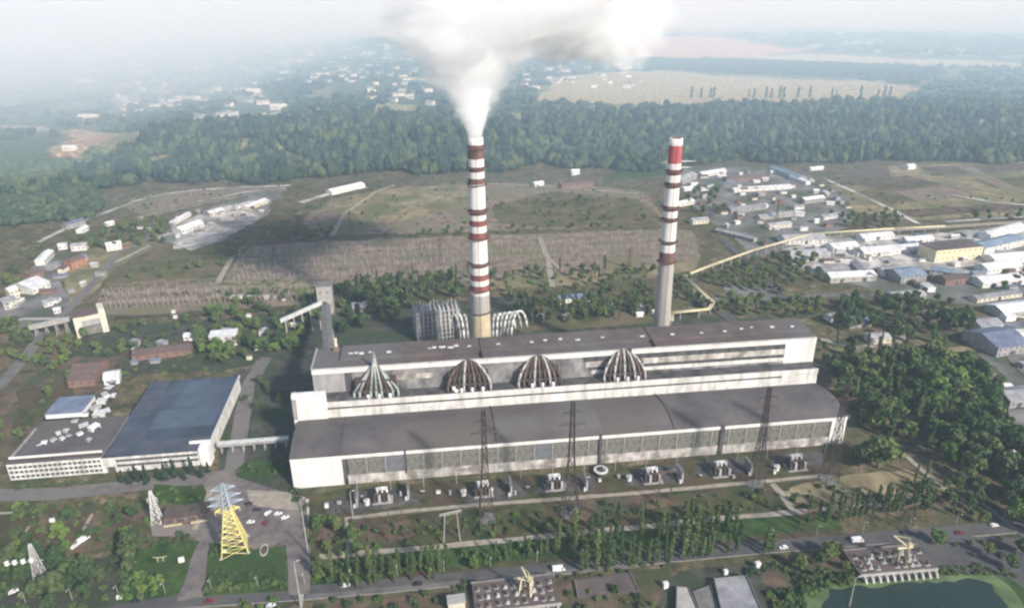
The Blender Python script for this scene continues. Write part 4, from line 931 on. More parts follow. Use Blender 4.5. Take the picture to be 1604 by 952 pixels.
# smaller stores, containers and stacks that crowd the yards
rng = random.Random(77)
def clutter(poly, n, where, mind, smin=5, smax=14):
    P = [G(*q) for q in poly]; P2 = [(q.x, q.y) for q in P]; got = []; tries = 0
    while len(got) < n and tries < 3000:
        tries += 1; x, y_ = rng.uniform(min(a for a, b in P2), max(a for a, b in P2)), rng.uniform(min(b for a, b in P2), max(b for a, b in P2))
        if inpoly(np.array([x]), np.array([y_]), P2)[0] and all((x - a) ** 2 + (y_ - b) ** 2 > mind ** 2 for a, b in got): got.append((x, y_))
    got.sort(key=lambda q: proj(q[0], q[1], 0)[0]); cnt = {}
    for x, y_ in got:
        wn, rn, word = rng.choice((('white_clean', 'roof_white', 'white store'), ('white', 'roof_grey', 'grey roofed store'), ('cream', 'roof_red', 'red roofed store'), ('grey_wall', 'roof_slate', 'blue roofed store'), ('grey_wall', 'roof_grey', 'grey store'), ('brick', 'roof_red', 'brick store'), ('concrete', 'roof_white', 'pale roofed store')))
        cnt[word] = c = cnt.get(word, 0) + 1; L_ = rng.uniform(smin, smax)
        shed(Vector((x, y_, 0)), rng.choice((.12, .12, .2, -.35, 1.6)) + rng.uniform(-.1, .1), L_, L_ * rng.uniform(.4, .8), rng.uniform(2.6, 5), M[wn], M[rn], f'small {word}, {ordw(c)} of its kind from the left {where}', 'store', rng.choice(('gable', 'gable', 'flat')), None, f'small stores {where}', name='small_store')
clutter([(1240, 390), (1440, 372), (1604, 358), (1640, 440), (1530, 470), (1400, 455), (1290, 430)], 46, 'in the dusty right yard', 15)
clutter([(1075, 270), (1180, 265), (1265, 278), (1325, 312), (1335, 345), (1260, 368), (1180, 400), (1130, 350), (1080, 320)], 60, 'in the upper yard', 17)
clutter([(1500, 500), (1604, 490), (1640, 600), (1560, 560)], 8, 'behind the right grove', 14)
clutter([(0, 470), (60, 400), (120, 385), (200, 380), (140, 450), (60, 500)], 16, 'by the left road', 15)
clutter([(190, 345), (300, 330), (420, 315), (420, 335), (340, 375), (250, 390)], 18, 'around the rubble yard', 16, 4, 10)
clutter([(200, 540), (300, 535), (480, 500), (480, 540), (380, 570), (200, 575)], 12, 'behind the workshop', 12, 4, 9)
clutter([(820, 490), (1000, 478), (1030, 500), (840, 512)], 8, 'between the chimney feet', 12, 4, 9)
# rubble heaps in the left yard
def heap(px, py, s, label, m='pale_yard'):
    p = G(px, py); mb = puff(0, 0, -.25 * s, s * random.uniform(.9, 1.6), s * random.uniform(.7, 1.1), s * .55, px * .13, .8, 99)
    o = mb.build('rubble_heap', M[m]); o.location = p; tag(o, label, 'heap', 'rubble heaps in the left yard')
for i, (px, py, s) in enumerate([(300,368,7),(315,360,9),(330,352,7),(342,362,6),(296,380,6),(355,345,7),(372,338,7),(390,330,6),(310,345,6),(330,376,5),(280,388,5),(405,322,6),(348,372,5)]):
    heap(px, py, s, f'{["low", "broad", "steep"][i % 3]} pale rubble heap, {ordw(i + 1)} in the left yard')
for i, (px, py, s) in enumerate([(1325,402,8),(1360,388,9),(1390,388,7),(1375,405,6),(1280,396,8),(1265,402,6),(1430,395,7),(1350,414,6)]):
    o = heap(px, py, s, f'{["low", "broad", "steep"][i % 3]} white sand heap, {ordw(i + 1)} in the right yard')

# ------------------------------------------------------------------ switchyard
pw, ph_ = 9.0, 7.0
g = MB()
for x in (0, pw): g.beam((x - .5, 0, 0), (x, 0, ph_), .2); g.beam((x + .5, 0, 0), (x, 0, ph_), .2)
g.beam((-.6, 0, ph_), (pw + .6, 0, ph_), .28)
for x in (2, 4.5, 7): g.tube((x, 0, ph_), (x, 0, ph_ - 2.2), .16, .16, 5)
portal = g.mesh('switchyard_portal', M['switch_steel'])
g = MB().beam((0, 0, 0), (0, 0, 2.6), .4).tube((0, 0, 2.6), (0, 0, 4.6), .3, .2, 6).tube((0, 0, 4.6), (0, 0, 4.9), .45, .45, 6)
post = g.mesh('insulator_post', M['steel_grey'])
rowsP = [((398,392),(1082,368),36,'back'),((384,404),(1088,380),36,'second'),((372,416),(1092,390),36,'third'),((362,430),(1094,400),36,'front'),((172,456),(345,445),10,'upper left'),((162,470),(560,452),24,'middle left'),((156,484),(480,470),40,'lower left')]
for a, b, n, nm in rowsP:
    A_, B_ = G(*a), G(*b); az = math.atan2((B_ - A_).y, (B_ - A_).x)
    for i in range(n):
        if random.random() < .12: continue
        q = A_.lerp(B_, (i + .2) / n); o = obj('switchyard_portal', portal); o.location = q; o.rotation_euler = (0, 0, az + random.uniform(-.05, .05)); s = random.uniform(.85, 1.2); o.scale = (1, 1, s)
        tag(o, f'grey steel switchyard portal in the {nm} row of the brown gravel field', 'switchyard portal', f'portals in the {nm} row of the switchyard')
rowsI = [((400,398),(1080,374),60,'between the back rows'),((376,410),(1090,385),62,'between the middle rows'),((366,423),(1092,395),62,'between the front rows'),((160,463),(540,450),42,'in the upper left field'),((158,477),(500,463),40,'in the lower left field'),((360,438),(700,424),40,'along the front edge')]
for a, b, n, nm in rowsI:
    A_, B_ = G(*a), G(*b)
    for i in range(n):
        if random.random() < .15: continue
        q = A_.lerp(B_, (i + .5) / n) + Vector((random.uniform(-3, 3), random.uniform(-4, 4), 0)); o = obj('insulator_post', post); o.location = q; o.scale = (1, 1, random.uniform(.8, 1.4))
        tag(o, f'pale insulator post {nm} of the switchyard', 'insulator post', f'insulator posts {nm} of the switchyard')
for i, (px, py, s) in enumerate([(365,468,1),(378,467,1),(392,469,1.2),(405,465,1),(418,468,1.2),(432,467,1),(345,492,1.3),(390,497,1),(300,533,1),(445,470,.8),(272,490,.8),(275,498,.8)]):
    t = thing('switchgear_cabinet', f'pale switchgear cabinet, {ordw(i + 1)} from the left behind the workshop', 'cabinet', G(px, py), .1, 'switchgear cabinets behind the workshop')
    MB().box(-2 * s, 2 * s, -1.3, 1.3, 0, 3 * s).build('casing', M['white'], t); MB().box(-2.2 * s, 2.2 * s, -1.5, 1.5, 3 * s, 3 * s + .3).build('roof', M['steel_light'], t)

# ------------------------------------------------------------------ lattice towers
def lattice(t, h, wb, wt, m, arms=(), waist=None, beam=.3, n=9, part='tower_frame', arm_mat=None, waist_z=None):
    def wd(z):
        if waist is None: return wb + (wt - wb) * z / h
        wz = waist_z or h * .5
        return wb + (waist - wb) * z / wz if z < wz else waist + (wt - waist) * (z - wz) / (h - wz)
    mb = MB(); zs = [h * (1 - (1 - i / n) ** 1.25) for i in range(n + 1)]
    for a, b in zip(zs, zs[1:]):
        wa, wb_ = wd(a) / 2, wd(b) / 2
        c0 = [(-wa,-wa,a),(wa,-wa,a),(wa,wa,a),(-wa,wa,a)]; c1_ = [(-wb_,-wb_,b),(wb_,-wb_,b),(wb_,wb_,b),(-wb_,wb_,b)]
        for i in range(4):
            j = (i + 1) % 4
            mb.beam(c0[i], c1_[i], beam); mb.beam(c0[i], c1_[j], beam * .65); mb.beam(c0[j], c1_[i], beam * .65); mb.beam(c1_[i], c1_[j], beam * .6)
    mb.build(part, m, t)
    for z, l in arms:
        a = MB(); w_ = wd(z) / 2
        for s in (-1, 1):
            for y_ in (-w_, w_): a.beam((s * w_, y_, z), (s * l, 0, z + .3), beam * .8); a.beam((s * w_, y_, z + 1.4), (s * l, 0, z + .3), beam * .7)
            a.tube((s * l, 0, z + .2), (s * l, 0, z - 2.2), .16, .16, 5)
        a.build('crossarm', arm_mat or m, t)
def pylon(px, py, ptop, label, wb=8.5, wt=1.6, waist=3.0, m='steel_dark', arms=None, beam=.34, group='dark lattice pylons in front of the turbine hall', rz=AZ):
    p = G(px, py); h = zat(p.x, p.y, ptop)
    t = thing('lattice_pylon', label, 'pylon', p, rz, group)
    lattice(t, h, wb, wt, M[m], arms or [(h * .80, 7.0), (h * .90, 5.5)], waist, beam)
    MB().box(-wb/2-.6, wb/2+.6, -wb/2-.6, wb/2+.6, 0, .5).build('footing', M['concrete_dark'], t); return t, h
pylon(762, 812, 642, 'leftmost of the four dark pylons in front of the turbine hall', wb=8.2)
pylon(893, 802, 628, 'second dark pylon from the left in front of the turbine hall, broad brown foot', wb=9.5)
pylon(1183, 760, 606, 'third dark pylon from the left in front of the turbine hall', wb=8.2)
pylon(1298, 752, 592, 'rightmost dark pylon, at the right corner of the turbine hall', wb=8.2)
pylon(1061, 292, 228, 'pale pylon far behind the right chimney with two long crossarms', wb=8, m='steel_light', arms=[(28, 20), (37, 26)], group='pylons beyond the station', beam=.5)
for i, (px, py, tp, nm) in enumerate([(690, 410, 372, 'brown pylon in the switchyard left of the smoking chimney'), (470, 372, 338, 'brown pylon at the back left corner of the switchyard'), (640, 452, 415, 'brown pylon in trees before the switchyard'), (1215, 352, 312, 'brown pylon beside the sidings in the upper yard'), (550, 366, 330, 'brown pylon on the dry field behind the switchyard'), (430, 405, 378, 'brown pylon inside the left of the switchyard'), (985, 420, 388, 'brown pylon at the right of the switchyard')]):
    pylon(px, py, tp, nm, wb=5, waist=1.8, wt=1.0, m='steel_rust', group='pylons beyond the station', beam=.22)
# painted tower on the square: yellow below, blue above
p = G(368, 858); h = zat(p.x, p.y, 757); t = thing('painted_pylon', 'yellow lattice pylon with a pale blue upper part on the lawn by the square', 'pylon', p, R(20))
lattice(t, h * .62, 13.5, 3.4, M['yellow_paint'], [(h * .60, 6)], beam=.42, n=8)
def bl(px_): return px_
b = MB(); 
zz = [h * .62 + i * h * .38 / 5 for i in range(6)]
for a_, c_ in zip(zz, zz[1:]):
    for i in range(4):
        sx = (-1, 1, 1, -1); sy = (-1, -1, 1, 1); j = (i + 1) % 4; w0 = 1.7 - (a_ - zz[0]) * .07; w1 = 1.7 - (c_ - zz[0]) * .07
        b.beam((sx[i]*w0, sy[i]*w0, a_), (sx[i]*w1, sy[i]*w1, c_), .36); b.beam((sx[i]*w0, sy[i]*w0, a_), (sx[j]*w1, sy[j]*w1, c_), .35)
b.build('upper_frame', M['blue_paint'], t)
for z_, l_ in ((h * .70, 9), (h * .80, 8), (h * .92, 6)):
    a_ = MB()
    for s in (-1, 1):
        for y_ in (-1.2, 1.2): a_.beam((s * 1, y_, z_), (s * l_, 0, z_ + .4), .32); a_.beam((s * 1, y_, z_ + 1.7), (s * l_, 0, z_ + .4), .26)
    a_.build('crossarm', M['blue_paint'], t)
for i in range(4): MB().box(-.9, .9, -.9, .9, 0, .8).build('footing', M['concrete'], t, loc=((-1, 1, 1, -1)[i] * 6.75, (-1, -1, 1, 1)[i] * 6.75, 0))
p = G(247, 818); h = zat(p.x, p.y, 769); t = thing('white_pylon', 'short white lattice pylon with a grey foot beside the kiosk on the left lawn', 'pylon', p, R(10))
lattice(t, h, 5.0, 1.0, M['steel_light'], [(h * .75, 2.6)], beam=.3, n=6)
p = G(64, 905); h = zat(p.x, p.y, 852); t = thing('insulator_pylon', 'grey lattice pylon with four white insulator drums in the left park', 'pylon', p, R(10))
lattice(t, h, 4.8, 1.0, M['steel_grey'], [], beam=.35, n=6)
b = MB().beam((-13, 0, h * .52), (4, 0, h * .52), .4); b.build('crossarm', M['steel_grey'], t)
for x in (-12.2, -8.6, -4.8, -1): MB().ring([(0, 0), (.9, .1), (1.25, .8), (.9, 1.8), (1.2, 2.4), (0, 2.6)], 10).build('insulator_drum', M['white_clean'], t, True, (x, -.9, h * .52))
# rusty portals on the slope and slim posts on the path
for px, py, tp, nm, m in ((622, 845, 790, 'rust brown portal frame on the slope at the left, before the turbine hall', 'steel_rust'), (1040, 785, 738, 'rust brown portal frame on the slope between the middle pylons', 'steel_rust'), (708, 850, 802, 'dull grey portal frame right of the rust brown one', 'steel_grey'), (1420, 825, 790, 'brown portal frame by the main road at right', 'steel_rust'), (1258, 840, 800, 'thin brown portal frame beside the poplars', 'steel_rust')):
    p = G(px, py); h = zat(p.x, p.y, tp); t = thing('line_portal', nm, 'portal frame', p, AZ + .2, 'portal frames along the slope')
    for s in (-1, 1): MB().beam((s * 4.5, -.9, 0), (s * 3.2, 0, h), .34).beam((s * 4.5, .9, 0), (s * 3.2, 0, h), .34).beam((s * 4.2, -.6, h * .35), (s * 4.2, .6, h * .35), .25).build('leg', M[m], t)
    MB().beam((-6, 0, h), (6, 0, h), .4).beam((-6, 0, h - 1.1), (6, 0, h - 1.1), .25).build('crossbeam', M[m], t)
for i, (px, py, tp, nm) in enumerate([(483, 868, 782, 'tall pale lamp post at the left end of the transformer yard'), (472, 952, 880, 'tall pale lamp post at the bottom beside the main road'), (553, 812, 770, 'pale post at the corner of the dirt path'), (1330, 950, 905, 'leaning pale post on the pond bank')]):
    p = G(px, py); h = max(6, zat(p.x, p.y, tp)); t = thing('lamp_post', nm, 'lamp post', p, .3, 'tall pale posts')
    MB().tube((0, 0, 0), (0, 0, h), .32, .18, 8).build('post', M['concrete'], t); MB().beam((0, 0, h), (1.8, 0, h + .4), .18).build('arm', M['steel_grey'], t); MB().box(1.4, 2.5, -.25, .25, h + .35, h + .6).build('lamp_head', M['steel_light'], t)

# ------------------------------------------------------------------ transformers
def transformer(px, py, label, big=1.0):
    p = G(px, py); t = thing('power_transformer', label, 'transformer', p, AZ, 'power transformers along the foot of the turbine hall')
    s = big
    MB().box(-4.2*s, 4.2*s, -2*s, 2*s, .6, 5.2*s).build('tank', M['steel_dark'], t)
    for i in range(4):
        x = (-4.0 + i * 2.5) * s; MB().box(x - .75, x + .75, -3.6*s, -2.05*s, 1.0, 4.8*s).build('radiator', M['steel_grey'] if i % 2 else M['steel_dark'], t)
    MB().tube((-3.6*s, 1.2, 6.6*s), (2.6*s, 1.2, 6.6*s), .95, .95, 12).build('conservator', M['steel_light'], t, True)
    for i in range(3):
        x = (-2.6 + i * 2.6) * s; MB().ring([(.45, 5.2*s), (.55, 5.6*s), (.3, 5.7*s), (.5, 6.4*s), (.28, 6.5*s), (.42, 7.4*s), (.12, 8.2*s), (0, 8.2*s)], 10, 0, x, -.6).build('bushing', M['white_clean'], t, True)
    MB().box(-5.2*s, 5.2*s, -4.2*s, 2.6*s, 0, .6).build('plinth', M['concrete'], t)
    r = MB().ring([(2.6, -.4), (3.0, -.4), (3.0, .4), (2.6, .4), (2.6, -.4)], 14)
    r.v = [(x, z, y + 5.2 * s) for x, y, z in r.v]; r.build('busbar_ring', M['steel_light'], t, loc=(0, -1.2, 0))
    return t
for px, py, nm, s in [(600, 782, 'leftmost power transformer below the turbine hall', 1.1), (757, 772, 'second power transformer from the left, beside a dark pylon', 1.1), (868, 762, 'third power transformer from the left, left of the second pylon', 1.15), (1020, 751, 'fourth power transformer from the left, near the dark roof drain', 1.15), (1128, 741, 'fifth power transformer from the left, left of the third pylon', 1.15), (1245, 731, 'rightmost power transformer, white and near the right corner', 1.2)]:
    transformer(px, py, nm, s)
for i, (px, py, nm) in enumerate([(640, 776, 'white firewall right of the leftmost transformer'), (800, 770, 'white firewall right of the second transformer'), (917, 762, 'white firewall right of the third transformer'), (1065, 750, 'white firewall right of the fourth transformer'), (560, 788, 'low grey firewall at the left end of the transformer row'), (1172, 738, 'grey firewall right of the fifth transformer')]):
    t = thing('firewall', nm, 'firewall', G(px, py), AZ, 'firewalls between the transformers'); MB().box(-.5, .5, -4, 5, 0, 7.2).build('slab', M['concrete'] if i < 4 else M['grey_wall'], t); MB().box(-.7, .7, -4.2, 5.2, 7.2, 7.5).build('coping', M['concrete_dark'], t)
    MB().box(-1.8, -.8, -4.6, -3.4, 0, 2.4).build('cubicle', M['white_clean'], t)
for i, (px, py, nm) in enumerate([(941, 742, 'dark rimmed round oil tank below the hall windows right of the second pylon'), (575, 790, 'small pale oil tank left of the leftmost transformer'), (726, 775, 'small grey oil tank left of the second transformer'), (985, 752, 'small pale oil tank left of the fourth transformer'), (1216, 736, 'small white oil tank left of the rightmost transformer')]):
    r = 4.2 if i == 0 else 1.6; t = thing('oil_tank', nm, 'oil tank', G(px, py), 0, 'oil tanks along the hall')
    MB().ring([(r, 0), (r, 3.2), (0, 3.5)], 20).build('shell', M['steel_dark'] if i == 0 else M['steel_light'], t); MB().ring([(r + .25, 2.9), (r + .25, 3.3), (r * .7, 3.5)], 20).build('rim', M['steel_light'], t)
    MB().tube((r * .4, 0, 3.3), (r * .4, 0, 4.4), .3, .3, 8).build('vent', M['white_clean'], t)
rng = random.Random(5)
for i in range(26):
    px = 510 + i * 29 + rng.uniform(-8, 8); py = 793 - (px - 510) * .078 + rng.uniform(-10, 6)
    t = thing('switch_cubicle', f'{rng.choice(["white", "grey", "pale"])} switch cubicle, {ordw(i + 1)} from the left along the transformer yard', 'cubicle', G(px, py), AZ + rng.uniform(-.2, .2), 'switch cubicles in the transformer yard')
    a, c = rng.uniform(.5, 1.3), rng.uniform(1.4, 3.2)
    MB().box(-a, a, -.6, .6, .2, c).build('casing', [M['white_clean'], M['steel_grey'], M['steel_dark']][i % 3], t); MB().box(-a - .1, a + .1, -.7, .7, c, c + .15).build('lid', M['steel_grey'], t); MB().box(-a, a, -.6, .6, 0, .2).build('plinth', M['concrete'], t)
bm_ = MB()
for i, u in enumerate(np.linspace(38, 330, 16)):
    t = thing('busbar_support', f'slim grey busbar support, {ordw(i + 1)} from the left at the foot of the hall', 'busbar support', W(u, -9), AZ, 'busbar supports at the foot of the hall')
    MB().beam((0, 0, 0), (0, 0, 9), .3).build('post', M['steel_grey'], t); MB().beam((-3, 0, 9), (3, 0, 9), .25).build('crossbar', M['steel_grey'], t)
# ------------------------------------------------------------------ pump houses, canals, kiosk, square
def pump_house(a, b, depth_px, label, teeth, z=0):
    p, q = G(*a), G(*b); d = q - p; L_ = d.length; az = math.atan2(d.y, d.x); nrm = Vector((-d.y, d.x, 0)).normalized()
    D_ = abs((G(*depth_px) - p).dot(nrm))
    t = thing('pump_house', label, 'pump house', p, az, 'pump houses by the water')
    MB().box(0, L_, 0, D_, 0, 3.2).build('deck', M['roof_brown'], t); MB().box(-.3, L_ + .3, -.5, .2, 2.2, 3.7).build('parapet', M['concrete'], t)
    MB().box(.2, L_ - .2, -1.2, -.02, 0, 2.1).build('intake_wall', M['dark_wall'], t)
    for i in range(teeth):
        x = 1.5 + i * (L_ - 3) / (teeth - 1); m = MB(); n = 0
        m.v = [(x-.55,-4.2,0),(x+.55,-4.2,0),(x+.55,-.5,0),(x-.55,-.5,0),(x-.55,-2.4,2.6),(x+.55,-2.4,2.6),(x+.55,-.5,2.9),(x-.55,-.5,2.9)]
        m.f = [(0,3,2,1),(4,5,6,7),(0,1,5,4),(1,2,6,5),(2,3,7,6),(3,0,4,7)]; m.m = [0]*6; m.build('intake_pier', M['concrete'], t)
    MB().box(-.4, L_ + .4, D_ - .6, D_, 3.2, 4.2).build('back_parapet', M['concrete_dark'], t)
    return t, p, az, L_, D_
t, pp, paz, pl, pd = pump_house((1347, 908), (1466, 898), (1330, 868), 'brown pump house deck with white intake piers at the green pond', 11)
pu = Vector((math.cos(paz), math.sin(paz), 0)); pv_ = Vector((-math.sin(paz), math.cos(paz), 0))
rng = random.Random(21)
mtr = MB()
k = 0
for r_ in range(3):
    for i in range(9):
        if rng.random() < .15: continue
        k += 1; q = pp + pu * (3 + i * (pl - 6) / 8 + rng.uniform(-1, 1)) + pv_ * (3.5 + r_ * (pd - 8) / 2.4 + rng.uniform(-.8, .8)); q.z = 3.2
        t = thing('pump_motor', f'{rng.choice(["weathered", "squat", "small"])} pump motor, {ordw(k)} on the pond pump house deck', 'pump motor', q, paz, 'pump motors on the pond pump house')
        h_ = rng.uniform(1.2, 2.6); MB().ring([(1.0, 0), (1.0, .5), (.75, .6), (.75, h_), (.4, h_ + .4), (0, h_ + .4)], 10).build('casing', [M['steel_dark'], M['steel_rust'], M['grey_wall'], M['concrete_dark']][k % 4], t, True); MB().box(-1.3, 1.3, -1.3, 1.3, 0, .3).build('base', M['concrete'], t)
def gantry(q, rz, label, h, reach, m):
    t = thing('gantry_crane', label, 'crane', q, rz, 'yellow cranes on the pump houses')
    for s in (-1, 1): MB().beam((s * 3, -1.6, 0), (s * 2.2, 0, h * .55), .55).beam((s * 3, 1.6, 0), (s * 2.2, 0, h * .55), .55).beam((s * 3, -1.6, .4), (s * 3, 1.6, .4), .5).build('leg', m, t)
    MB().beam((-4, 0, h * .55), (4, 0, h * .55), .9).build('girder', m, t)
    b = MB(); e = (-reach, 1.0, h)
    b.beam((2.2, -.7, h * .55), e, .4); b.beam((2.2, .7, h * .55), e, .4)
    for i in range(7):
        a = i / 7; y_ = -.7 + .7 * a * 1.6; b.beam((2.2 + (e[0]-2.2)*a, -.7 + 1.7*a, h*.55 + (h*.45)*a), (2.2 + (e[0]-2.2)*(a+.14), .7 + .3*(a+.14), h*.55 + (h*.45)*(a+.14)), .25)
    b.beam((2.2, 0, h * .55), (1.4, 0, h * .9), .4); b.beam((1.4, 0, h * .9), e, .2); b.build('boom', m, t)
    MB().box(1.2, 3.4, -1, 1, h * .58, h * .58 + 2).build('cab', M['pale_yellow'], t)
q = pp + pu * (pl * .62) + pv_ * (pd * .35); q.z = 3.2
gantry(q, paz, 'yellow crane with a leaning boom on the pond pump house', 17, 7, M['pale_yellow'])
t, p2, az2, l2, d2 = pump_house((745, 968), (878, 952), (760, 918), 'brown pump house deck at the bottom edge with rows of motors', 9)
pu2 = Vector((math.cos(az2), math.sin(az2), 0)); pv2 = Vector((-math.sin(az2), math.cos(az2), 0)); k = 0
for r_ in range(3):
    for i in range(9):
        k += 1; q = p2 + pu2 * (3 + i * (l2 - 6) / 8 + rng.uniform(-.6, .6)) + pv2 * (4 + r_ * (d2 - 8) / 2.3 + rng.uniform(-.8, .8)); q.z = 3.2
        t = thing('pump_motor', f'{rng.choice(["weathered", "squat", "small"])} pump motor, {ordw(k)} on the bottom pump house deck', 'pump motor', q, az2, 'pump motors on the bottom pump house')
        h_ = rng.uniform(.9, 1.8); MB().ring([(.9, 0), (.9, .5), (.65, .6), (.65, h_), (.4, h_ + .3), (0, h_ + .3)], 10).build('casing', [M['steel_grey'], M['steel_dark'], M['steel_rust'], M['steel_dark'], M['concrete_dark']][rng.randrange(5)], t, True); MB().box(-1.1, 1.1, -1.1, 1.1, 0, .25).build('base', M['concrete'], t)
q = p2 + pu2 * (l2 * .62) + pv2 * (d2 * .45); q.z = 3.2
gantry(q, az2 - .5, 'pale yellow crane folded upright on the bottom pump house', 15, 2.5, M['pale_yellow'])
t = thing('intake_hut', 'pale weathered hut left of the bottom pump house', 'hut', G(716, 958), .15); MB().box(-4, 4, 0, 5, 0, 5.5).build('wall', M['cream'], t); MB().box(-4.4, 4.4, -.4, 5.4, 5.5, 6).build('roof', M['concrete'], t); MB().box(-1, 1, -.1, .2, 0, 2.4).build('door', M['dark_wall'], t)
def canal(pts, label, h, m, name='concrete_ramp'):
    P = [G(*p, h) for p in pts]; t = thing(name, label, 'ramp', (0, 0, 0)); mb = MB(); mb.prism([(p.x, p.y) for p in P], 0, h, 0); mb.build('slab', m, t)
    e = MB()
    for a, b in ((P[0], P[-1]), (P[1], P[2])): e.beam((a.x, a.y, h + .3), (b.x, b.y, h + .3), .6)
    e.build('kerb', M['concrete_dark'], t); return t
canal([(1060, 918), (1078, 919), (1112, 1000), (1058, 1000)], 'pale concrete slab at the bottom edge, narrower than the grey one right of it', 3.0, M['concrete'])
canal([(1118, 905), (1168, 900), (1212, 1000), (1140, 1000)], 'wide dark grey roofed culvert running off the bottom edge', 3.0, M['roof_grey'])
canal([(1085, 925), (1112, 915), (1140, 1000), (1112, 1000)], 'dark grey slab between the two culvert roofs', 1.6, M['concrete_dark'])
canal([(900, 908), (985, 895), (1000, 925), (905, 935)], 'brown bank slab right of the bottom pump house', 1.2, M['roof_brown'])
for px, py, s, nm in ((1042, 920, 1.6, 'white upright marker block at the head of the pale slab'), (1136, 899, 1.3, 'white marker block at the head of the grey culvert'), (1186, 889, 1.7, 'white round-topped marker block right of the grey culvert')):
    t = thing('marker_block', nm, 'marker block', G(px, py), .3, 'white marker blocks by the culverts'); MB().box(-s * .8, s * .8, -s * .6, s * .6, .3, s * 2.2).build('block', M['white_clean'], t); MB().box(-s, s, -s * .8, s * .8, 0, .3).build('base', M['concrete_dark'], t)
# gate kiosk with dark red roof on the square
a, b = G(258, 822), G(326, 812); d = b - a
t = thing('gate_house', 'gate house with dark red-brown roof and low yellow wall on the square', 'gate house', a, math.atan2(d.y, d.x)); gl = d.length
MB().box(0, gl, 0, 9, 0, 4).build('wall', M['brick'], t); MB().box(-.6, gl + .6, -.8, 10, 4, 4.5).build('roof', M['roof_red'], t)
for i in range(4):
    x = gl * (i + .5) / 4; MB().box(x - 2, x + 2, -.2, .05, .8, 3).build('window', M['glass_dark'] if i != 2 else M['dark_wall'], t)
MB().box(0, gl * .42, -2.4, -1.9, 0, 1.1).box(gl * .62, gl, -2.4, -1.9, 0, 1.1).build('front_wall', M['pale_yellow'], t)
# cars
def make_car(name, label, paint, loc, rz, van=False, group=None):
    t = thing(name, label, 'van' if van else 'car', loc, rz, group); L_, W_ = (6.4, 2.2) if van else (4.4, 1.8); H_ = 2.5 if van else 1.45
    if van: prof = [(-L_/2, .35), (L_/2, .35), (L_/2, 1.3), (L_/2 - 1.1, H_), (-L_/2, H_)]
    else: prof = [(-L_/2, .35), (L_/2, .35), (L_/2, .8), (L_/2 - 1.1, .92), (L_/2 - 1.8, H_), (-L_/2 + .9, H_), (-L_/2 + .2, .95), (-L_/2, .9)]
    m = MB(); k = len(prof); m.v = [(x, -W_/2, z) for x, z in prof] + [(x, W_/2, z) for x, z in prof]
    m.f = [tuple(range(k)), tuple(reversed(range(k, 2*k)))] + [(i, i + k, (i + 1) % k + k, (i + 1) % k) for i in range(k)]; m.m = [0] * len(m.f); m.build('body', paint, t)
    g = MB()
    for s in (-1, 1):
        y_ = s * (W_/2 + .012)
        pts = [(-L_/2 + .5, y_, 1.0), (L_/2 - 1.7, y_, 1.0), (L_/2 - 2.0, y_, H_ - .12), (-L_/2 + 1.0, y_, H_ - .12)] if not van else [(L_/2 - 2.2, y_, 1.35), (L_/2 - .5, y_, 1.35), (L_/2 - 1.2, y_, 2.2), (L_/2 - 2.2, y_, 2.2)]
        g.poly(pts if s < 0 else pts[::-1])
    if van: g.poly([(L_/2 + .01 - .06, -W_/2 + .15, 1.42), (L_/2 - .05, W_/2 - .15, 1.42), (L_/2 - .98, W_/2 - .15, 2.38), (L_/2 - .98, -W_/2 + .15, 2.38)])
    else: g.poly([(L_/2 - 1.14, -W_/2 + .12, .97), (L_/2 - 1.14, W_/2 - .12, .97), (L_/2 - 1.76, W_/2 - .12, H_ - .02), (L_/2 - 1.76, -W_/2 + .12, H_ - .02)])
    g.build('window', M['car_glass'], t)
    for sx in (-1, 1):
        for s in (-1, 1): MB().tube((sx * L_ * .31, s * (W_/2 - .2), .36), (sx * L_ * .31, s * (W_/2 + .03), .36), .36, .36, 12).build('wheel', M['black_rubber'], t)
    return t
g0 = 'vehicles on the roads and the square'
make_car('delivery_van', 'white van on the main road left of the poplar row', M['car_white'], G(875, 893) + Vector((0, 0, .3)), R(7), True, g0)
make_car('delivery_van', 'white van on the main road beside the pond pump house', M['car_white'], G(1342, 848) + Vector((0, 0, .3)), R(6), True, g0)
for px, py, rz, pm, nm in [(393, 819, 10, 'car_white', 'white car on the square right of the painted pylon'), (420, 805, 60, 'car_white', 'white car at the right end of the parked row on the square'), (416, 820, 80, 'car_red', 'dark red car in front of the parked row on the square'), (403, 800, 5, 'car_dark', 'dark car in the middle of the parked row on the square'), (390, 790, 8, 'car_dark', 'dark car behind the painted pylon'), (436, 806, 15, 'car_white', 'white car nearest the power station on the square'), (447, 812, 30, 'car_white', 'white car beside the lamp post'), (425, 950, 8, 'car_white', 'white car at the bottom edge on the main road'), (118, 857, 70, 'car_white', 'white car on the left park path'), (22, 928, 40, 'car_white', 'white car at the bottom left corner')]:
    make_car('parked_car', nm, M[pm], G(px, py) + Vector((0, 0, .35)), R(rz), False, g0)
make_car('delivery_van', 'white van parked on the path of the left park', M['car_white'], G(121, 853) + Vector((2, 3, .35)), R(62), True, g0)
rng = random.Random(8); rp = [(0, 962), (290, 941), (480, 928), (760, 902), (1050, 870), (1310, 848), (1604, 824)]
for i, px in enumerate((60, 210, 330, 540, 655, 1000, 1225, 1420, 1500, 1560)):
    py = np.interp(px, [a for a, b in rp], [b for a, b in rp]); side = 1.8 if i % 2 else -1.8
    pm, cw = (('car_white', 'white'), ('car_dark', 'dark'), ('car_red', 'dark red'))[i % 3]
    make_car('road_car', f'{cw} car driving on the main road, {ordw(i + 1)} car from the left', M[pm], G(px, py) + Vector((0, side, .3)), R(8 if i % 2 else 188), False, g0)
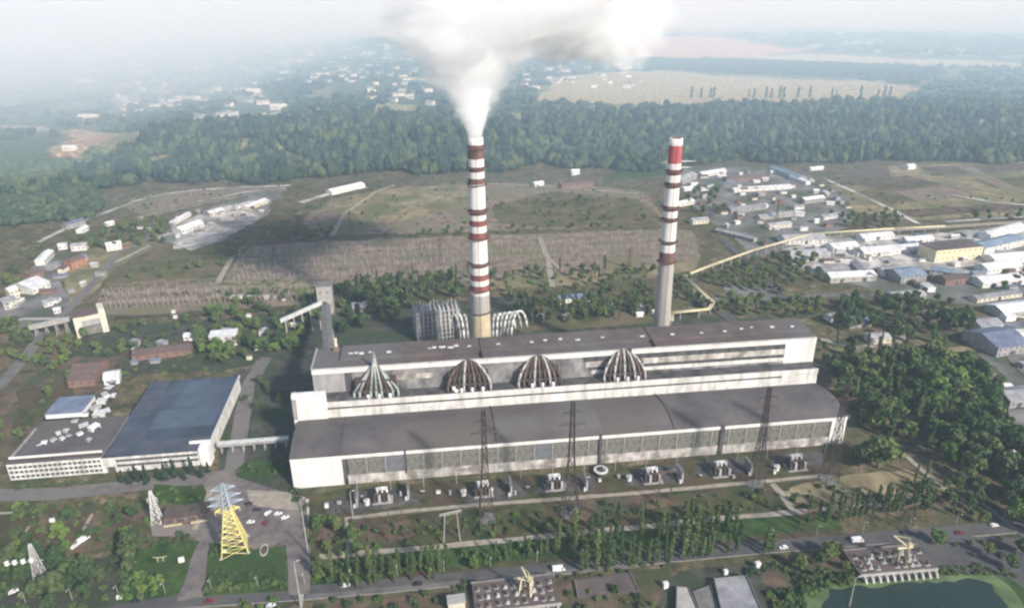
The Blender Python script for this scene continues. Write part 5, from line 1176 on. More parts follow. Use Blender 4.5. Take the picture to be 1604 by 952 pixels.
for i, px in enumerate(np.linspace(30, 1580, 22)):
    py = np.interp(px, [a for a, b in rp], [b for a, b in rp]); q = G(px, py) + Vector((0, 5.6, 0))
    t = thing('street_lamp', f'slim grey street lamp, {ordw(i + 1)} from the left along the main road', 'street lamp', q, R(97), 'street lamps along the main road')
    MB().tube((0, 0, 0), (0, 0, 8), .14, .09, 6).build('post', M['steel_grey'], t); MB().beam((0, 0, 8), (-1.8, 0, 8.4), .12).build('arm', M['steel_grey'], t); MB().box(-2.6, -1.7, -.18, .18, 8.33, 8.5).build('lamp_head', M['steel_light'], t)
# small things in the park
for px, py, s, nm in ((285, 880, 1.4, 'white block monument at the edge of the left lawn'), (352, 865, 1.0, 'slim white stone left of the painted pylon'), (188, 938, 1.2, 'pale block at the bottom of the left park'), (83, 818, 1.3, 'white sign board under the bright bush')):
    t = thing('stone_monument', nm, 'monument', G(px, py), .3, 'pale monuments in the park'); MB().box(-s, s, -.5 * s, .5 * s, .4, 2.2 * s).build('stone', M['white_clean'], t); MB().box(-1.3 * s, 1.3 * s, -.8 * s, .8 * s, 0, .4).build('base', M['concrete'], t)
t = thing('planting_ring', 'pale oval planter ring right of the painted pylon', 'planter', G(414, 862), .2)
r = MB().ring([(2.4, 0), (3.2, 0), (3.2, .7), (2.4, .7), (2.4, 0)], 20); r.v = [(x * .7, y * 1.5, z) for x, y, z in r.v]; r.build('rim', M['concrete'], t); r = MB().ring([(2.4, .5), (0, .5)], 20); r.v = [(x * .7, y * 1.5, z) for x, y, z in r.v]; r.build('soil', M['soil'], t)
t = thing('rose_arch', 'yellow-brown garden arch on the left lawn', 'arch', G(252, 880), .1)
for s in (-1, 1): MB().beam((s * 1.4, 0, 0), (s * 1.4, 0, 3.2), .3).beam((s * 1.4, 0, 3.2), (s * 3.4, 0, 3.6), .25).build('leg', M['pale_yellow'], t)
MB().beam((-1.5, 0, 3.2), (1.5, 0, 3.2), .3).build('top_bar', M['pale_yellow'], t)

# ------------------------------------------------------------------ TREES
def leaf_cloud(rng, lumps, per, size, elong=1.0):
    V = []; F = []
    for (cx, cy_, cz, r, rz) in lumps:
        d = rng.normal(size=(per, 3)); d /= np.linalg.norm(d, axis=1)[:, None]
        rad = rng.uniform(.55, 1.08, (per, 1))
        c = np.array([cx, cy_, cz]) + d * np.array([r, r, rz]) * rad
        n = d + rng.normal(scale=.55, size=(per, 3)); n /= np.linalg.norm(n, axis=1)[:, None]
        a = np.cross(n, np.array([.31, .2, .93])); a /= np.linalg.norm(a, axis=1)[:, None] + 1e-6; b = np.cross(n, a)
        s = size * rng.uniform(.6, 1.3, (per, 1)); ang = rng.uniform(0, 6.28, (per, 1))
        a, b = a * np.cos(ang) + b * np.sin(ang), -a * np.sin(ang) + b * np.cos(ang)
        q = np.stack([c - a * s - b * s * .7, c + a * s - b * s * .7, c + a * s * .6 + b * s * elong, c - a * s * .7 + b * s * elong], 1)
        k = len(V) * 0 + sum(len(v) for v in V); V.append(q.reshape(-1, 3)); F.append(np.arange(per * 4).reshape(-1, 4) + k)
    return np.concatenate(V), np.concatenate(F)
TEMPL = {}
def limb_mesh(rng, h, r, lumps, name):
    mb = MB(); mb.tube((0, 0, 0), (0, 0, h), r, r * .55, 8)
    for (cx, cy_, cz, _, _) in lumps[:7]: mb.tube((0, 0, h * .8), (cx * .8, cy_ * .8, max(cz * .96, h * .85)), r * .4, r * .12, 5)
    return mb.mesh(name, M['bark'])
def make_tree(kind, var, leafm):
    rng = np.random.default_rng(100 + hash_(kind) + var); lumps = []
    if kind == 'broadleaf':                                  # 12 m tall, unit scale
        for i in range(15):
            a = rng.uniform(0, 6.28); rr = rng.uniform(0, 3.9); z = rng.uniform(4.2, 10.2); rr *= 1 - abs(z - 6.8) / 7.5
            lumps.append((rr * math.cos(a), rr * math.sin(a), z, rng.uniform(1.4, 2.3), rng.uniform(1.1, 1.8)))
        V, F = leaf_cloud(rng, lumps, 84, .55); tr = limb_mesh(rng, 5.5, .32, lumps, 'trunk')
    elif kind == 'poplar':                                   # 20 m column
        for i in range(22):
            f = i / 21; z = 2.5 + f * 16.6; w = 1.2 * math.sin(math.pi * min(1, .10 + f * .84)) ** .42 * rng.uniform(.7, 1.15); a = rng.uniform(0, 6.28)
            lumps.append((w * .5 * math.cos(a), w * .5 * math.sin(a), z, .45 + w * .52, 1.1))
        V, F = leaf_cloud(rng, lumps, 30, .36, 1.3); tr = limb_mesh(rng, 8, .24, [], 'trunk')
    elif kind == 'spruce':
        for i in range(16):
            f = i / 15; z = 1.6 + f * 11; w = 2.5 * (1 - f) ** .9 + .15
            for q in range(3):
                a = rng.uniform(0, 6.28); lumps.append((w * .5 * math.cos(a), w * .5 * math.sin(a), z, .35 + w * .42, .5))
        V, F = leaf_cloud(rng, lumps, 16, .36); tr = limb_mesh(rng, 10, .22, [], 'trunk')
    else:                                                    # bush, 3 m
        for i in range(9):
            a = rng.uniform(0, 6.28); rr = rng.uniform(0, 1.5); lumps.append((rr * math.cos(a), rr * math.sin(a), rng.uniform(.7, 2.1), rng.uniform(.6, 1.1), rng.uniform(.5, .9)))
        V, F = leaf_cloud(rng, lumps, 46, .30); tr = limb_mesh(rng, 1.2, .12, lumps[:4], 'trunk')
    cr_ = np_mesh('crown', V, F, M[leafm])
    return cr_, tr
def hash_(s): return sum(ord(c) * (i + 1) for i, c in enumerate(s)) % 997
PLAN = []
def plant_tree(kind, leafm, p, s, label, group, name=None, cat=None, sz=None, wide=1.0):
    PLAN.append((kind, leafm, Vector(p), s, label, group, sz or random.uniform(.9, 1.15), wide))
BUDGET = 290
def plant_all():                                         # the largest in the picture as trees of their own, the rest as one cover
    by = {}; n = 0
    for r in PLAN: by.setdefault(r[0], []).append(r)
    for kind, L_ in by.items():
        size = {'broadleaf': 11, 'poplar': 8, 'spruce': 8, 'bush': 3}[kind]
        def seen(r):
            x, y_ = proj(*r[2]); inside = -10 < x < 1614 and y_ < 985
            return (1 if inside else 0, size * r[3] / (r[2] - Vector((0, 0, CAM_H))).length)
        L_ = sorted(L_, key=seen, reverse=True); rest = {}
        for i, (k_, lm, p, s, label, group, sz, wide) in enumerate(L_):
            if (k_, lm) not in TEMPL: TEMPL[(k_, lm)] = [make_tree(k_, v, lm) for v in range(5)]
            cr_, tr = random.choice(TEMPL[(k_, lm)]); rz = random.uniform(0, 6.28)
            if i < BUDGET:
                if label and len(label.split()) > 16: print('LONG', label)
                t = thing(f'{k_}_tree' if k_ != 'bush' else 'bush', label, 'tree' if k_ != 'bush' else 'bush', p, rz, group)
                t.scale = (s * wide, s * wide, s * sz); t.rotation_euler = (random.uniform(-.06, .06), random.uniform(-.06, .06), rz); obj('crown', cr_, t); obj('trunk', tr, t); n += 1
            else: rest.setdefault(lm, []).append((cr_, p, rz, s, sz))
        if rest:
            V = []; F = []; MI = []; k = 0; mats = [M[m] for m in rest]
            for mi, (lm, R_) in enumerate(rest.items()):
                for me_, p, rz, s, sz in R_:
                    nv = len(me_.vertices); co = np.empty(nv * 3, np.float32); me_.vertices.foreach_get('co', co); co = co.reshape(-1, 3).copy()
                    c_, s_ = math.cos(rz), math.sin(rz); x = (co[:, 0] * c_ - co[:, 1] * s_) * s + p.x; y_ = (co[:, 0] * s_ + co[:, 1] * c_) * s + p.y
                    V.append(np.stack([x, y_, co[:, 2] * s * sz + p.z], 1)); F.append(np.arange(nv).reshape(-1, 4) + k); MI.append(np.full(nv // 4, mi)); k += nv
            o = obj('background_trees' if kind != 'bush' else 'undergrowth', np_mesh('tree_cover', np.concatenate(V), np.concatenate(F), mats, np.concatenate(MI)))
            tag(o, 'smaller and farther trees scattered over the fields, yards and lanes' if kind != 'bush' else 'small bushes and undergrowth scattered over slopes and fields', 'tree cover' if kind != 'bush' else 'undergrowth', None, 'stuff')
    print('plants', n, {k: len(v) for k, v in by.items()})
def scatter_px(poly, n, mind):
    W_ = [G(*p) for p in poly]; xs = [p.x for p in W_]; ys = [p.y for p in W_]; out = []; tries = 0
    P2 = [(p.x, p.y) for p in W_]
    while len(out) < n and tries < n * 60:
        tries += 1; x, y = random.uniform(min(xs), max(xs)), random.uniform(min(ys), max(ys))
        if not inpoly(np.array([x]), np.array([y]), P2)[0]: continue
        if any((x - a) ** 2 + (y - b) ** 2 < mind ** 2 for a, b in out): continue
        out.append((x, y))
    return out
def grove(poly, n, mind, mix, smin, smax, where, group):
    tone = {'leaf_mid': 'mid green', 'leaf_dark': 'dark green', 'leaf_light': 'bright green', 'leaf_poplar': 'grey-green', 'leaf_spruce': 'blue-green'}
    P = sorted(scatter_px(poly, n, mind), key=lambda q: proj(q[0], q[1], 0)[0]); cnt = {}
    for x, y in P:
        kind, lm = random.choice(mix); s = random.uniform(smin, smax); word = {'broadleaf': 'tree', 'poplar': 'poplar', 'spruce': 'spruce', 'bush': 'bush'}[kind]
        c = cnt[(kind, lm)] = cnt.get((kind, lm), 0) + 1
        plant_tree(kind, lm, (x, y, 0), s, f'{ordw(c)} {tone[lm]} {word} from the left {where}', f'{group}')
def treerow(pts, kind, lm, s0, s1, where, group, jit=.8):
    P = [G(*p) for p in pts]
    for i, p in enumerate(P):
        plant_tree(kind, lm, p + Vector((random.uniform(-jit, jit), random.uniform(-jit, jit), 0)), random.uniform(s0, s1), f'{ordw(i + 1)} {kind} from the left {where}', group, sz=random.uniform(.62, 1.25), wide=random.uniform(.8, 1.25))
def along(a, b, n, skip=0.0, jx=2):
    out = []
    for i in range(n):
        if random.random() < skip: continue
        f = (i + random.uniform(.2, .8)) / n; out.append((a[0] + (b[0] - a[0]) * f, a[1] + (b[1] - a[1]) * f + random.uniform(-2, 2)))
    return sorted(out)
B_, D_, L_B, PO_, SP, BU = ('broadleaf', 'leaf_mid'), ('broadleaf', 'leaf_dark'), ('broadleaf', 'leaf_light'), ('poplar', 'leaf_poplar'), ('spruce', 'leaf_spruce'), ('bush', 'leaf_mid')
BL, BD = ('bush', 'leaf_light'), ('bush', 'leaf_dark')
# poplar rows between the transformer yard and the main road
treerow(along((492, 908), (700, 890), 24, .1), 'poplar', 'leaf_poplar', .65, .95, 'in the left stretch by the main road', 'poplars in the left stretch by the main road')
treerow(along((505, 925), (690, 905), 14, .2), 'poplar', 'leaf_poplar', .5, .7, 'in the front left row beside the asphalt', 'poplars in the front left row')
treerow(along((730, 880), (862, 868), 12, .15), 'poplar', 'leaf_poplar', .5, .7, 'in the thin stretch behind the van', 'poplars in the thin middle stretch')
treerow(along((862, 866), (1160, 832), 28, .15), 'poplar', 'leaf_poplar', .85, 1.2, 'in the tall back row in the middle', 'poplars in the tall back row')
treerow(along((905, 895), (1155, 865), 28, .12), 'poplar', 'leaf_poplar', .8, 1.15, 'in the tall front middle row', 'poplars in the tall front row')
treerow(along((1195, 868), (1215, 862), 3), 'poplar', 'leaf_poplar', .8, 1.05, 'in the clump left of the pump house', 'poplars left of the pump house', 1.5)
treerow(along((1255, 822), (1460, 795), 24, .12), 'poplar', 'leaf_poplar', .75, 1.05, 'in the right row behind the pump house', 'poplars in the right row')
treerow(along((1280, 800), (1400, 782), 10, .2), 'poplar', 'leaf_poplar', .5, .7, 'in the short upper right row', 'poplars in the short upper right row')
treerow(along((1150, 905), (1230, 880), 6, .1), 'bush', 'leaf_dark', 1.0, 1.8, 'beside the grey culvert', 'bushes beside the grey culvert')
grove([(485, 890), (700, 870), (870, 848), (870, 872), (700, 895), (490, 915)], 40, 3, [BU, BD, BL], .7, 1.5, 'under the poplar row by the road', 'bushes under the poplar row')
plant_tree('broadleaf', 'leaf_light', G(742, 893), .6, 'bright yellow-green round tree by the road left of the bottom crane', None)
# right grove
plant_tree('broadleaf', 'leaf_mid', G(1374, 733), 2.1, 'large round tree standing alone right of the turbine hall corner', None, sz=.82, wide=1.45)
plant_tree('broadleaf', 'leaf_dark', G(1345, 730), 1.2, 'smaller dark tree left of the large round tree', None)
grove([(1300, 600), (1375, 572), (1440, 600), (1500, 700), (1480, 735), (1420, 700), (1340, 670)], 64, 6.5, [B_, D_, B_, L_B, PO_], .8, 1.7, 'in the near grove right of the station', 'trees in the grove right of the station')
grove([(1380, 575), (1500, 560), (1560, 630), (1580, 700), (1500, 700), (1440, 600)], 54, 8, [B_, D_, B_, B_, L_B], .9, 1.9, 'in the deep grove at right', 'trees in the deep right grove')
grove([(1480, 690), (1570, 680), (1604, 720), (1680, 760), (1604, 780), (1500, 745)], 24, 8, [D_, D_, B_], 1.0, 1.8, 'in the dark clump at the right edge', 'trees in the dark right edge clump')
grove([(1540, 800), (1604, 775), (1700, 790), (1700, 850), (1604, 845), (1555, 830)], 14, 6.5, [B_, L_B, D_], 1.0, 1.4, 'over the road at the right edge', 'trees over the road at the right edge')
grove([(1430, 755), (1500, 740), (1560, 790), (1540, 820), (1440, 815)], 22, 5.5, [D_, B_, PO_], .6, .9, 'between the lane and the road at right', 'trees between the lane and the road')
plant_tree('broadleaf', 'leaf_light', G(1465, 852), .95, 'bright round tree on the road edge right of the yellow crane', None)
grove([(1285, 545), (1330, 540), (1480, 560), (1380, 572), (1300, 600)], 24, 7, [B_, D_, PO_], .7, 1.0, 'right of the boiler house end', 'trees right of the boiler house end')
grove([(1290, 500), (1330, 480), (1420, 475), (1470, 500), (1470, 545), (1400, 532), (1330, 528)], 34, 8, [B_, D_], .9, 1.3, 'around the houses at right', 'trees around the houses at right')
for k, px in enumerate((1470, 1484, 1497, 1510)): plant_tree('broadleaf', 'leaf_dark', G(px, 520 + (k % 2) * 3), 1.55, f'{ordw(k + 1)} of four tall dark trees beside the right yard, from left', 'four tall dark trees beside the right yard', sz=1.25)
grove([(1300, 470), (1440, 462), (1530, 490), (1420, 492), (1310, 490)], 16, 9, [B_, D_], .7, 1.0, 'along the back road at right', 'trees along the back road at right')
grove([(1105, 438), (1180, 412), (1215, 440), (1225, 462), (1180, 458), (1130, 455)], 32, 8, [B_, D_, B_], .7, 1.0, 'along the heating main', 'trees along the heating main')
grove([(1195, 412), (1262, 395), (1290, 440), (1230, 455)], 18, 9, [B_, D_], .7, 1.1, 'below the heating main corner', 'trees below the heating main corner')
grove([(1070, 300), (1130, 295), (1140, 345), (1085, 360)], 22, 10, [D_, B_], .7, 1.1, 'by the upper yard', 'trees by the upper yard')
grove([(1290, 340), (1400, 335), (1430, 355), (1350, 365)], 24, 10, [B_, D_], .6, .9, 'on the slope below the tan fields', 'trees below the tan fields')
grove([(1480, 345), (1604, 330), (1700, 335), (1604, 350)], 14, 10, [B_, D_], .6, .9, 'along the upper right road', 'trees along the upper right road')
plant_tree('broadleaf', 'leaf_mid', G(1560, 608), 1.1, 'feathery tree between the reddish shed and the slate blue hall', None)
grove([(1560, 435), (1604, 430), (1640, 450), (1570, 455)], 8, 9, [B_], .8, 1.0, 'in the right yard by the garages', 'trees by the garages')
# behind the station
grove([(555, 445), (640, 440), (730, 440), (730, 470), (650, 480), (560, 500)], 60, 6, [D_, B_, PO_, SP, D_], .7, 1.1, 'behind the boiler house, left of smoke', 'trees behind the boiler house')
grove([(770, 455), (1000, 440), (1040, 470), (1030, 500), (820, 512), (800, 480)], 62, 7, [D_, B_, PO_, BU], .6, 1.0, 'behind the boiler house between the chimneys', 'trees between the chimneys')
grove([(1055, 440), (1075, 440), (1105, 480), (1060, 486)], 10, 7, [B_, D_], .6, .9, 'right of the right chimney foot', 'trees at the right chimney foot')
grove([(360, 470), (500, 455), (500, 500), (470, 560), (380, 572), (290, 575), (280, 520)], 62, 6, [D_, B_, D_, L_B, BD], .6, 1.05, 'between the workshop and the switchyard', 'trees between the workshop and the switchyard')
grove([(180, 510), (290, 505), (285, 560), (190, 560)], 16, 7, [D_, B_], .5, .8, 'behind the office yard', 'trees behind the office yard')
grove([(395, 600), (440, 608), (448, 660), (395, 655), (380, 620)], 12, 5, [BD, D_], .5, .8, 'in the shaded court between workshop and station', 'trees in the shaded court')
grove([(370, 735), (440, 722), (452, 740), (385, 746)], 14, 3, [BD], .8, 1.3, 'on the round bed before the footbridge', 'bushes on the round bed')
grove([(462, 772), (480, 768), (492, 800), (470, 800)], 5, 3, [BD], 1.0, 1.6, 'at the left end of the hall', 'bushes at the left end of the hall')
grove([(300, 520), (480, 505), (470, 555), (320, 575)], 44, 5, [D_, B_, B_, L_B], .6, 1.1, 'in the thicket behind the workshop', 'trees in the thicket behind the workshop')
grove([(480, 480), (560, 448), (640, 445), (650, 500), (540, 525), (520, 525)], 40, 6, [D_, D_, B_, SP], .8, 1.3, 'in the dark wood beside the conveyor', 'trees in the dark wood beside the conveyor')
grove([(820, 478), (1020, 468), (1030, 495), (830, 515)], 40, 6, [D_, B_, PO_], .7, 1.1, 'behind the boiler roof between chimneys', 'trees close behind the boiler roof')
grove([(0, 505), (100, 530), (180, 560), (110, 600), (0, 560)], 26, 7, [B_, D_, L_B], .6, 1.0, 'by the left road bend', 'trees by the left road bend')
grove([(560, 440), (760, 428), (1030, 420), (1030, 440), (760, 450), (560, 455)], 60, 6, [D_, B_, PO_, BD], .6, 1.0, 'along the front of the switchyard', 'trees along the front of the switchyard')
grove([(1080, 470), (1290, 470), (1290, 500), (1120, 495)], 34, 7, [B_, D_, L_B], .6, 1.0, 'along the back road', 'trees along the back road')
grove([(20, 790), (235, 790), (235, 850), (130, 875), (20, 880)], 34, 4, [BD, BD, D_, BU], .5, .9, 'on the brown ground of the left park', 'bushes on the brown left park')
grove([(480, 830), (560, 815), (560, 870), (480, 885)], 16, 4, [BU, BD, B_], .5, 1.0, 'left of the rust brown portal', 'bushes left of the rust brown portal')
grove([(700, 915), (900, 895), (1050, 880), (1050, 892), (900, 910), (700, 928)], 26, 4, [BD, BU], .6, 1.2, 'along the near side of the main road', 'bushes along the near road side')
grove([(1210, 880), (1330, 868), (1345, 905), (1260, 915)], 22, 4, [BD, BU, B_], .5, 1.1, 'on the brown bank left of the pump house', 'bushes left of the pond pump house')
grove([(330, 895), (445, 890), (450, 922), (320, 930)], 26, 4, [BD], .5, .9, 'on the lower pylon lawn', 'bushes on the lower pylon lawn')
grove([(1480, 850), (1604, 838), (1640, 900), (1560, 895)], 12, 6, [BD, BU, B_], .6, 1.0, 'on the asphalt edge right of the pond', 'bushes right of the pond')
# left side
grove([(-30, 520), (25, 505), (40, 545), (0, 590), (-60, 600)], 12, 7, [B_, D_], .8, 1.1, 'at the left edge above the road', 'trees at the left edge')
grove([(60, 545), (140, 520), (160, 550), (120, 600), (40, 620)], 24, 6, [BU, BD, B_], .6, 1.0, 'on the rough ground left of the office', 'bushes left of the office')
grove([(0, 640), (90, 610), (90, 655), (40, 700), (-20, 720)], 16, 6, [BU, B_, BD], .6, 1.0, 'behind the left end of the office', 'bushes behind the office end')
treerow([(192, 757), (205, 759), (218, 754), (232, 757), (248, 752), (262, 754), (276, 748), (290, 751), (304, 745), (316, 748), (326, 743)], 'spruce', 'leaf_spruce', .75, 1.05, 'in the row along the workshop front', 'spruces along the workshop front')
treerow(along((22, 764), (160, 757), 16), 'bush', 'leaf_dark', .7, 1.1, 'in the hedge row along the office front', 'bushes along the office front')
grove([(-20, 905), (60, 880), (140, 880), (215, 865), (210, 930), (150, 955), (-20, 960)], 64, 4.0, [BD, BD, D_, D_, BU], .7, 1.3, 'in the dark bottom left park', 'bushes in the bottom left park')
grove([(195, 900), (250, 905), (250, 935), (190, 940)], 16, 3.5, [BL, BL, BU], .9, 1.6, 'on the bright part of the left lawn', 'bright bushes on the left lawn')
grove([(215, 845), (290, 835), (300, 858), (220, 870)], 10, 4, [BD], .8, 1.4, 'below the gate house', 'bushes below the gate house')
treerow(along((322, 925), (450, 915), 17), 'bush', 'leaf_mid', .8, 1.3, 'in the hedge at the bottom of the pylon lawn', 'bushes in the pylon lawn hedge')
treerow(along((330, 872), (345, 860), 3), 'bush', 'leaf_dark', .7, 1.0, 'left of the painted pylon foot', 'bushes left of the painted pylon')
plant_tree('broadleaf', 'leaf_light', G(100, 850), 1.05, 'bright yellow-green tree standing in the brown left park', None, sz=1.1)
plant_tree('broadleaf', 'leaf_light', G(105, 865), .7, 'lower bright tree in front of the yellow-green one', None)
grove([(150, 790), (230, 785), (240, 800), (160, 805)], 14, 4, [BD, BU], .7, 1.2, 'along the road under the office', 'bushes under the office road')
grove([(240, 765), (318, 764), (318, 785), (245, 790)], 8, 4, [BU, BL], .6, 1.0, 'on the lawn above the gate house', 'bushes above the gate house')
grove([(330, 950), (400, 940), (450, 940), (450, 975), (330, 975)], 12, 4, [BL, BU], .8, 1.3, 'at the bottom edge left of centre', 'bushes at the bottom edge')
grove([(890, 930), (990, 925), (1040, 950), (1030, 990), (890, 990)], 22, 4, [BD, BU, BL], .8, 1.5, 'on the bank right of the bottom pump house', 'bushes right of the bottom pump house')
grove([(500, 940), (690, 930), (700, 975), (500, 985)], 16, 5, [BD, BU], .8, 1.5, 'on the bank under the main road', 'bushes under the main road')
grove([(1200, 930), (1260, 915), (1335, 895), (1340, 910), (1270, 930), (1240, 1000)], 26, 3.2, [BU, BL, BD], .8, 1.5, 'on the left bank of the pond', 'bushes on the left pond bank')
grove([(1470, 890), (1540, 884), (1600, 905), (1560, 902), (1480, 903)], 18, 3.0, [BL, BU], .6, 1.0, 'on the right bank of the pond', 'bushes on the right pond bank')
grove([(500, 800), (540, 800), (560, 850), (500, 870)], 8, 5, [BU, BL], .6, 1.0, 'at the left end of the slope', 'bushes at the left end of the slope')
grove([(640, 830), (880, 812), (1200, 785), (1200, 800), (880, 830), (640, 850)], 36, 5, [BD, BU], .5, 1.1, 'on the slope before the dirt path', 'bushes on the slope')
# fields behind
grove([(155, 365), (250, 345), (262, 385), (170, 392), (90, 385)], 34, 8, [D_, B_], .7, 1.1, 'in the clump among the left houses', 'trees among the left houses')
grove([(-20, 400), (60, 395), (40, 450), (-30, 470)], 14, 9, [B_, D_], .7, 1.1, 'at the left edge behind the grey house', 'trees behind the grey house')
grove([(440, 372), (520, 362), (520, 374), (440, 382)], 12, 7, [B_, D_], .6, .8, 'at the back corner of the switchyard', 'trees at the switchyard corner')
grove([(640, 366), (760, 358), (980, 350), (980, 360), (760, 370), (640, 374)], 30, 8, [('bush', 'leaf_dark'), D_], .5, .8, 'along the back of the switchyard', 'trees along the back of the switchyard')
grove([(770, 325), (880, 300), (1000, 318), (1040, 345), (900, 352)], 44, 10, [BU, D_, B_], .5, .9, 'in the green hollow behind the switchyard', 'bushes in the green hollow')
grove([(330, 400), (390, 385), (380, 400), (350, 430)], 10, 8, [D_, B_], .5, .8, 'left of the switchyard', 'trees left of the switchyard')
grove([(200, 420), (330, 400), (330, 430), (180, 445)], 14, 10, [BU, B_], .5, .8, 'on the rough field before the rubble yard', 'bushes before the rubble yard')

for pl_, n_ in (([(455, 300), (740, 285), (1000, 300), (1040, 350), (800, 365), (470, 372)], 120), ([(0, 330), (200, 318), (330, 296), (450, 300), (300, 340), (180, 360), (60, 400), (-40, 420)], 90), ([(150, 440), (340, 400), (360, 440), (700, 452), (560, 470), (300, 500), (140, 510)], 70), ([(1080, 250), (1300, 255), (1350, 300), (1300, 290), (1200, 262), (1080, 262)], 40), ([(1280, 300), (1604, 300), (1604, 350), (1330, 345)], 50), ([(100, 540), (330, 520), (350, 585), (190, 590), (60, 640)], 60), ([(350, 440), (1090, 408), (1090, 440), (850, 450), (420, 460)], 60), ([(480, 830), (1300, 760), (1400, 780), (1200, 800), (520, 866)], 90), ([(20, 790), (235, 790), (230, 860), (20, 870)], 50), ([(300, 270), (1080, 254), (1080, 285), (740, 290), (330, 296)], 110), ([(200, 270), (420, 285), (330, 296), (180, 325)], 40)):
    grove(pl_, n_, 4, [BU, BD, BU, BL], .5, 1.3, 'on open ground', 'scattered bushes on open ground')
# ------------------------------------------------------------------ far woods and village
def crown_template(seed, n=3):
    rng = np.random.default_rng(seed); V = []; F = []
    ico_v, ico_f = ICO
    k = 0
    for i in range(n):
        a = rng.uniform(0, 6.28); c = np.array([math.cos(a) * .35, math.sin(a) * .35, .45 + rng.uniform(-.12, .28)]) if i else np.array([0, 0, .5])
        r = rng.uniform(.28, .42) if i else .48
        v = ico_v * (1 + rng.uniform(-.28, .28, (len(ico_v), 1))) * r * np.array([1, 1, 1.05]) + c
        V.append(v); F.append(ico_f + k); k += len(v)
    return np.concatenate(V), np.concatenate(F)
phi = (1 + 5 ** .5) / 2
iv = np.array([(-1,phi,0),(1,phi,0),(-1,-phi,0),(1,-phi,0),(0,-1,phi),(0,1,phi),(0,-1,-phi),(0,1,-phi),(phi,0,-1),(phi,0,1),(-phi,0,-1),(-phi,0,1)], float); iv /= np.linalg.norm(iv[0])
ifc = np.array([(0,11,5),(0,5,1),(0,1,7),(0,7,10),(0,10,11),(1,5,9),(5,11,4),(11,10,2),(10,7,6),(7,1,8),(3,9,4),(3,4,2),(3,2,6),(3,6,8),(3,8,9),(4,9,5),(2,4,11),(6,2,10),(8,6,7),(9,8,1)])
def subdiv(v, f):
    v = list(map(tuple, v)); c = {}; out = []
    def mid(a, b):
        k = (min(a, b), max(a, b))
        if k not in c:
            m = (np.array(v[a]) + np.array(v[b])) / 2; m /= np.linalg.norm(m); v.append(tuple(m)); c[k] = len(v) - 1
        return c[k]
    for a, b, d in f:
        x, y_, z = mid(a, b), mid(b, d), mid(d, a); out += [(a, x, z), (b, y_, x), (d, z, y_), (x, y_, z)]
    return np.array(v), np.array(out)
ICO = subdiv(iv, ifc)
def wood(name, X, Y, Wd, Ht, mats, label, cat='wood'):
    Z = hz(X, Y); T = [crown_template(s, 4) for s in range(6)]; V = []; F = []; MI = []; k = 0
    ti = RNG.integers(0, 6, len(X)); mi = RNG.integers(0, len(mats), len(X))
    for a in range(6):
        sel = np.where(ti == a)[0]; v, f = T[a]
        if not len(sel): continue
        ang = RNG.uniform(0, 6.28, len(sel)); c, s = np.cos(ang)[:, None], np.sin(ang)[:, None]
        x = v[None, :, 0] * c - v[None, :, 1] * s; y_ = v[None, :, 0] * s + v[None, :, 1] * c
        P = np.stack([X[sel, None] + x * Wd[sel, None], Y[sel, None] + y_ * Wd[sel, None], Z[sel, None] - 1 + v[None, :, 2] * Ht[sel, None]], -1)
        V.append(P.reshape(-1, 3)); F.append((f[None] + (np.arange(len(sel)) * len(v))[:, None, None] + k).reshape(-1, 3)); MI.append(np.repeat(mi[sel], len(f))); k += len(sel) * len(v)
    o = obj(name, np_mesh(name, np.concatenate(V), np.concatenate(F), mats, np.concatenate(MI)))
    tag(o, label, cat, None, 'stuff'); return o
M['leaf_forest_b'] = mat('forest_foliage_light', (.030, .054, .030), (.062, .088, .048), .035, .9, contrast=(.3, .7), spec=.1)
M['leaf_forest_c'] = mat('forest_foliage_deep', (.010, .024, .020), (.026, .044, .032), .035, .9, contrast=(.3, .7), spec=.1)
FM = [M['leaf_forest'], M['leaf_forest_b'], M['leaf_forest'], M['leaf_forest_c'], M['leaf_scrub']]
# the wooded bluff
xs = RNG.uniform(-1500, 1900, 26000); dy = RNG.uniform(-6, 230, 26000) ** 1.0; ys = np.interp(xs, BX, BY) + dy + 12 * np.sin(xs / 47.0) + 8 * np.sin(xs / 19.0)
ok = np.ones(len(xs), bool)
depth_lim = np.interp(xs, [-1500, -700, -600, -300, 0, 300, 700, 1900], [60, 60, 170, 190, 150, 210, 230, 230]) + 22 * np.sin(xs / 88.0)
ok &= dy < depth_lim
# thin to a minimum spacing with a grid
gk = {}; keep = []
for i in np.where(ok)[0]:
    if noise.fractal(Vector((xs[i] / 38, ys[i] / 26, 5)), 1.0, 2.1, 3) > .24: continue
    key = (int(xs[i] // 7.5), int(ys[i] // 7.5))
    if key in gk: continue
    gk[key] = 1; keep.append(i)
xs, ys = xs[keep], ys[keep]; print('bluff trees', len(xs))
wood('bluff_wood', xs, ys, RNG.uniform(6, 16, len(xs)), RNG.uniform(10, 25, len(xs)), FM, 'dark wooded bluff running across behind the station fields', 'wood')
# scrub woodland at far left and woods on the plateau, in patches
def patchy(n, x0, x1, y0, y1, thr, f1, f2, sd):
    X = RNG.uniform(x0, x1, n); Y = RNG.uniform(y0, y1, n)
    v = np.array([noise.fractal(Vector((a / f1 + sd, b / f2, sd)), 1.0, 2.1, 3) for a, b in zip(X, Y)])
    k = v > thr; return X[k], Y[k]
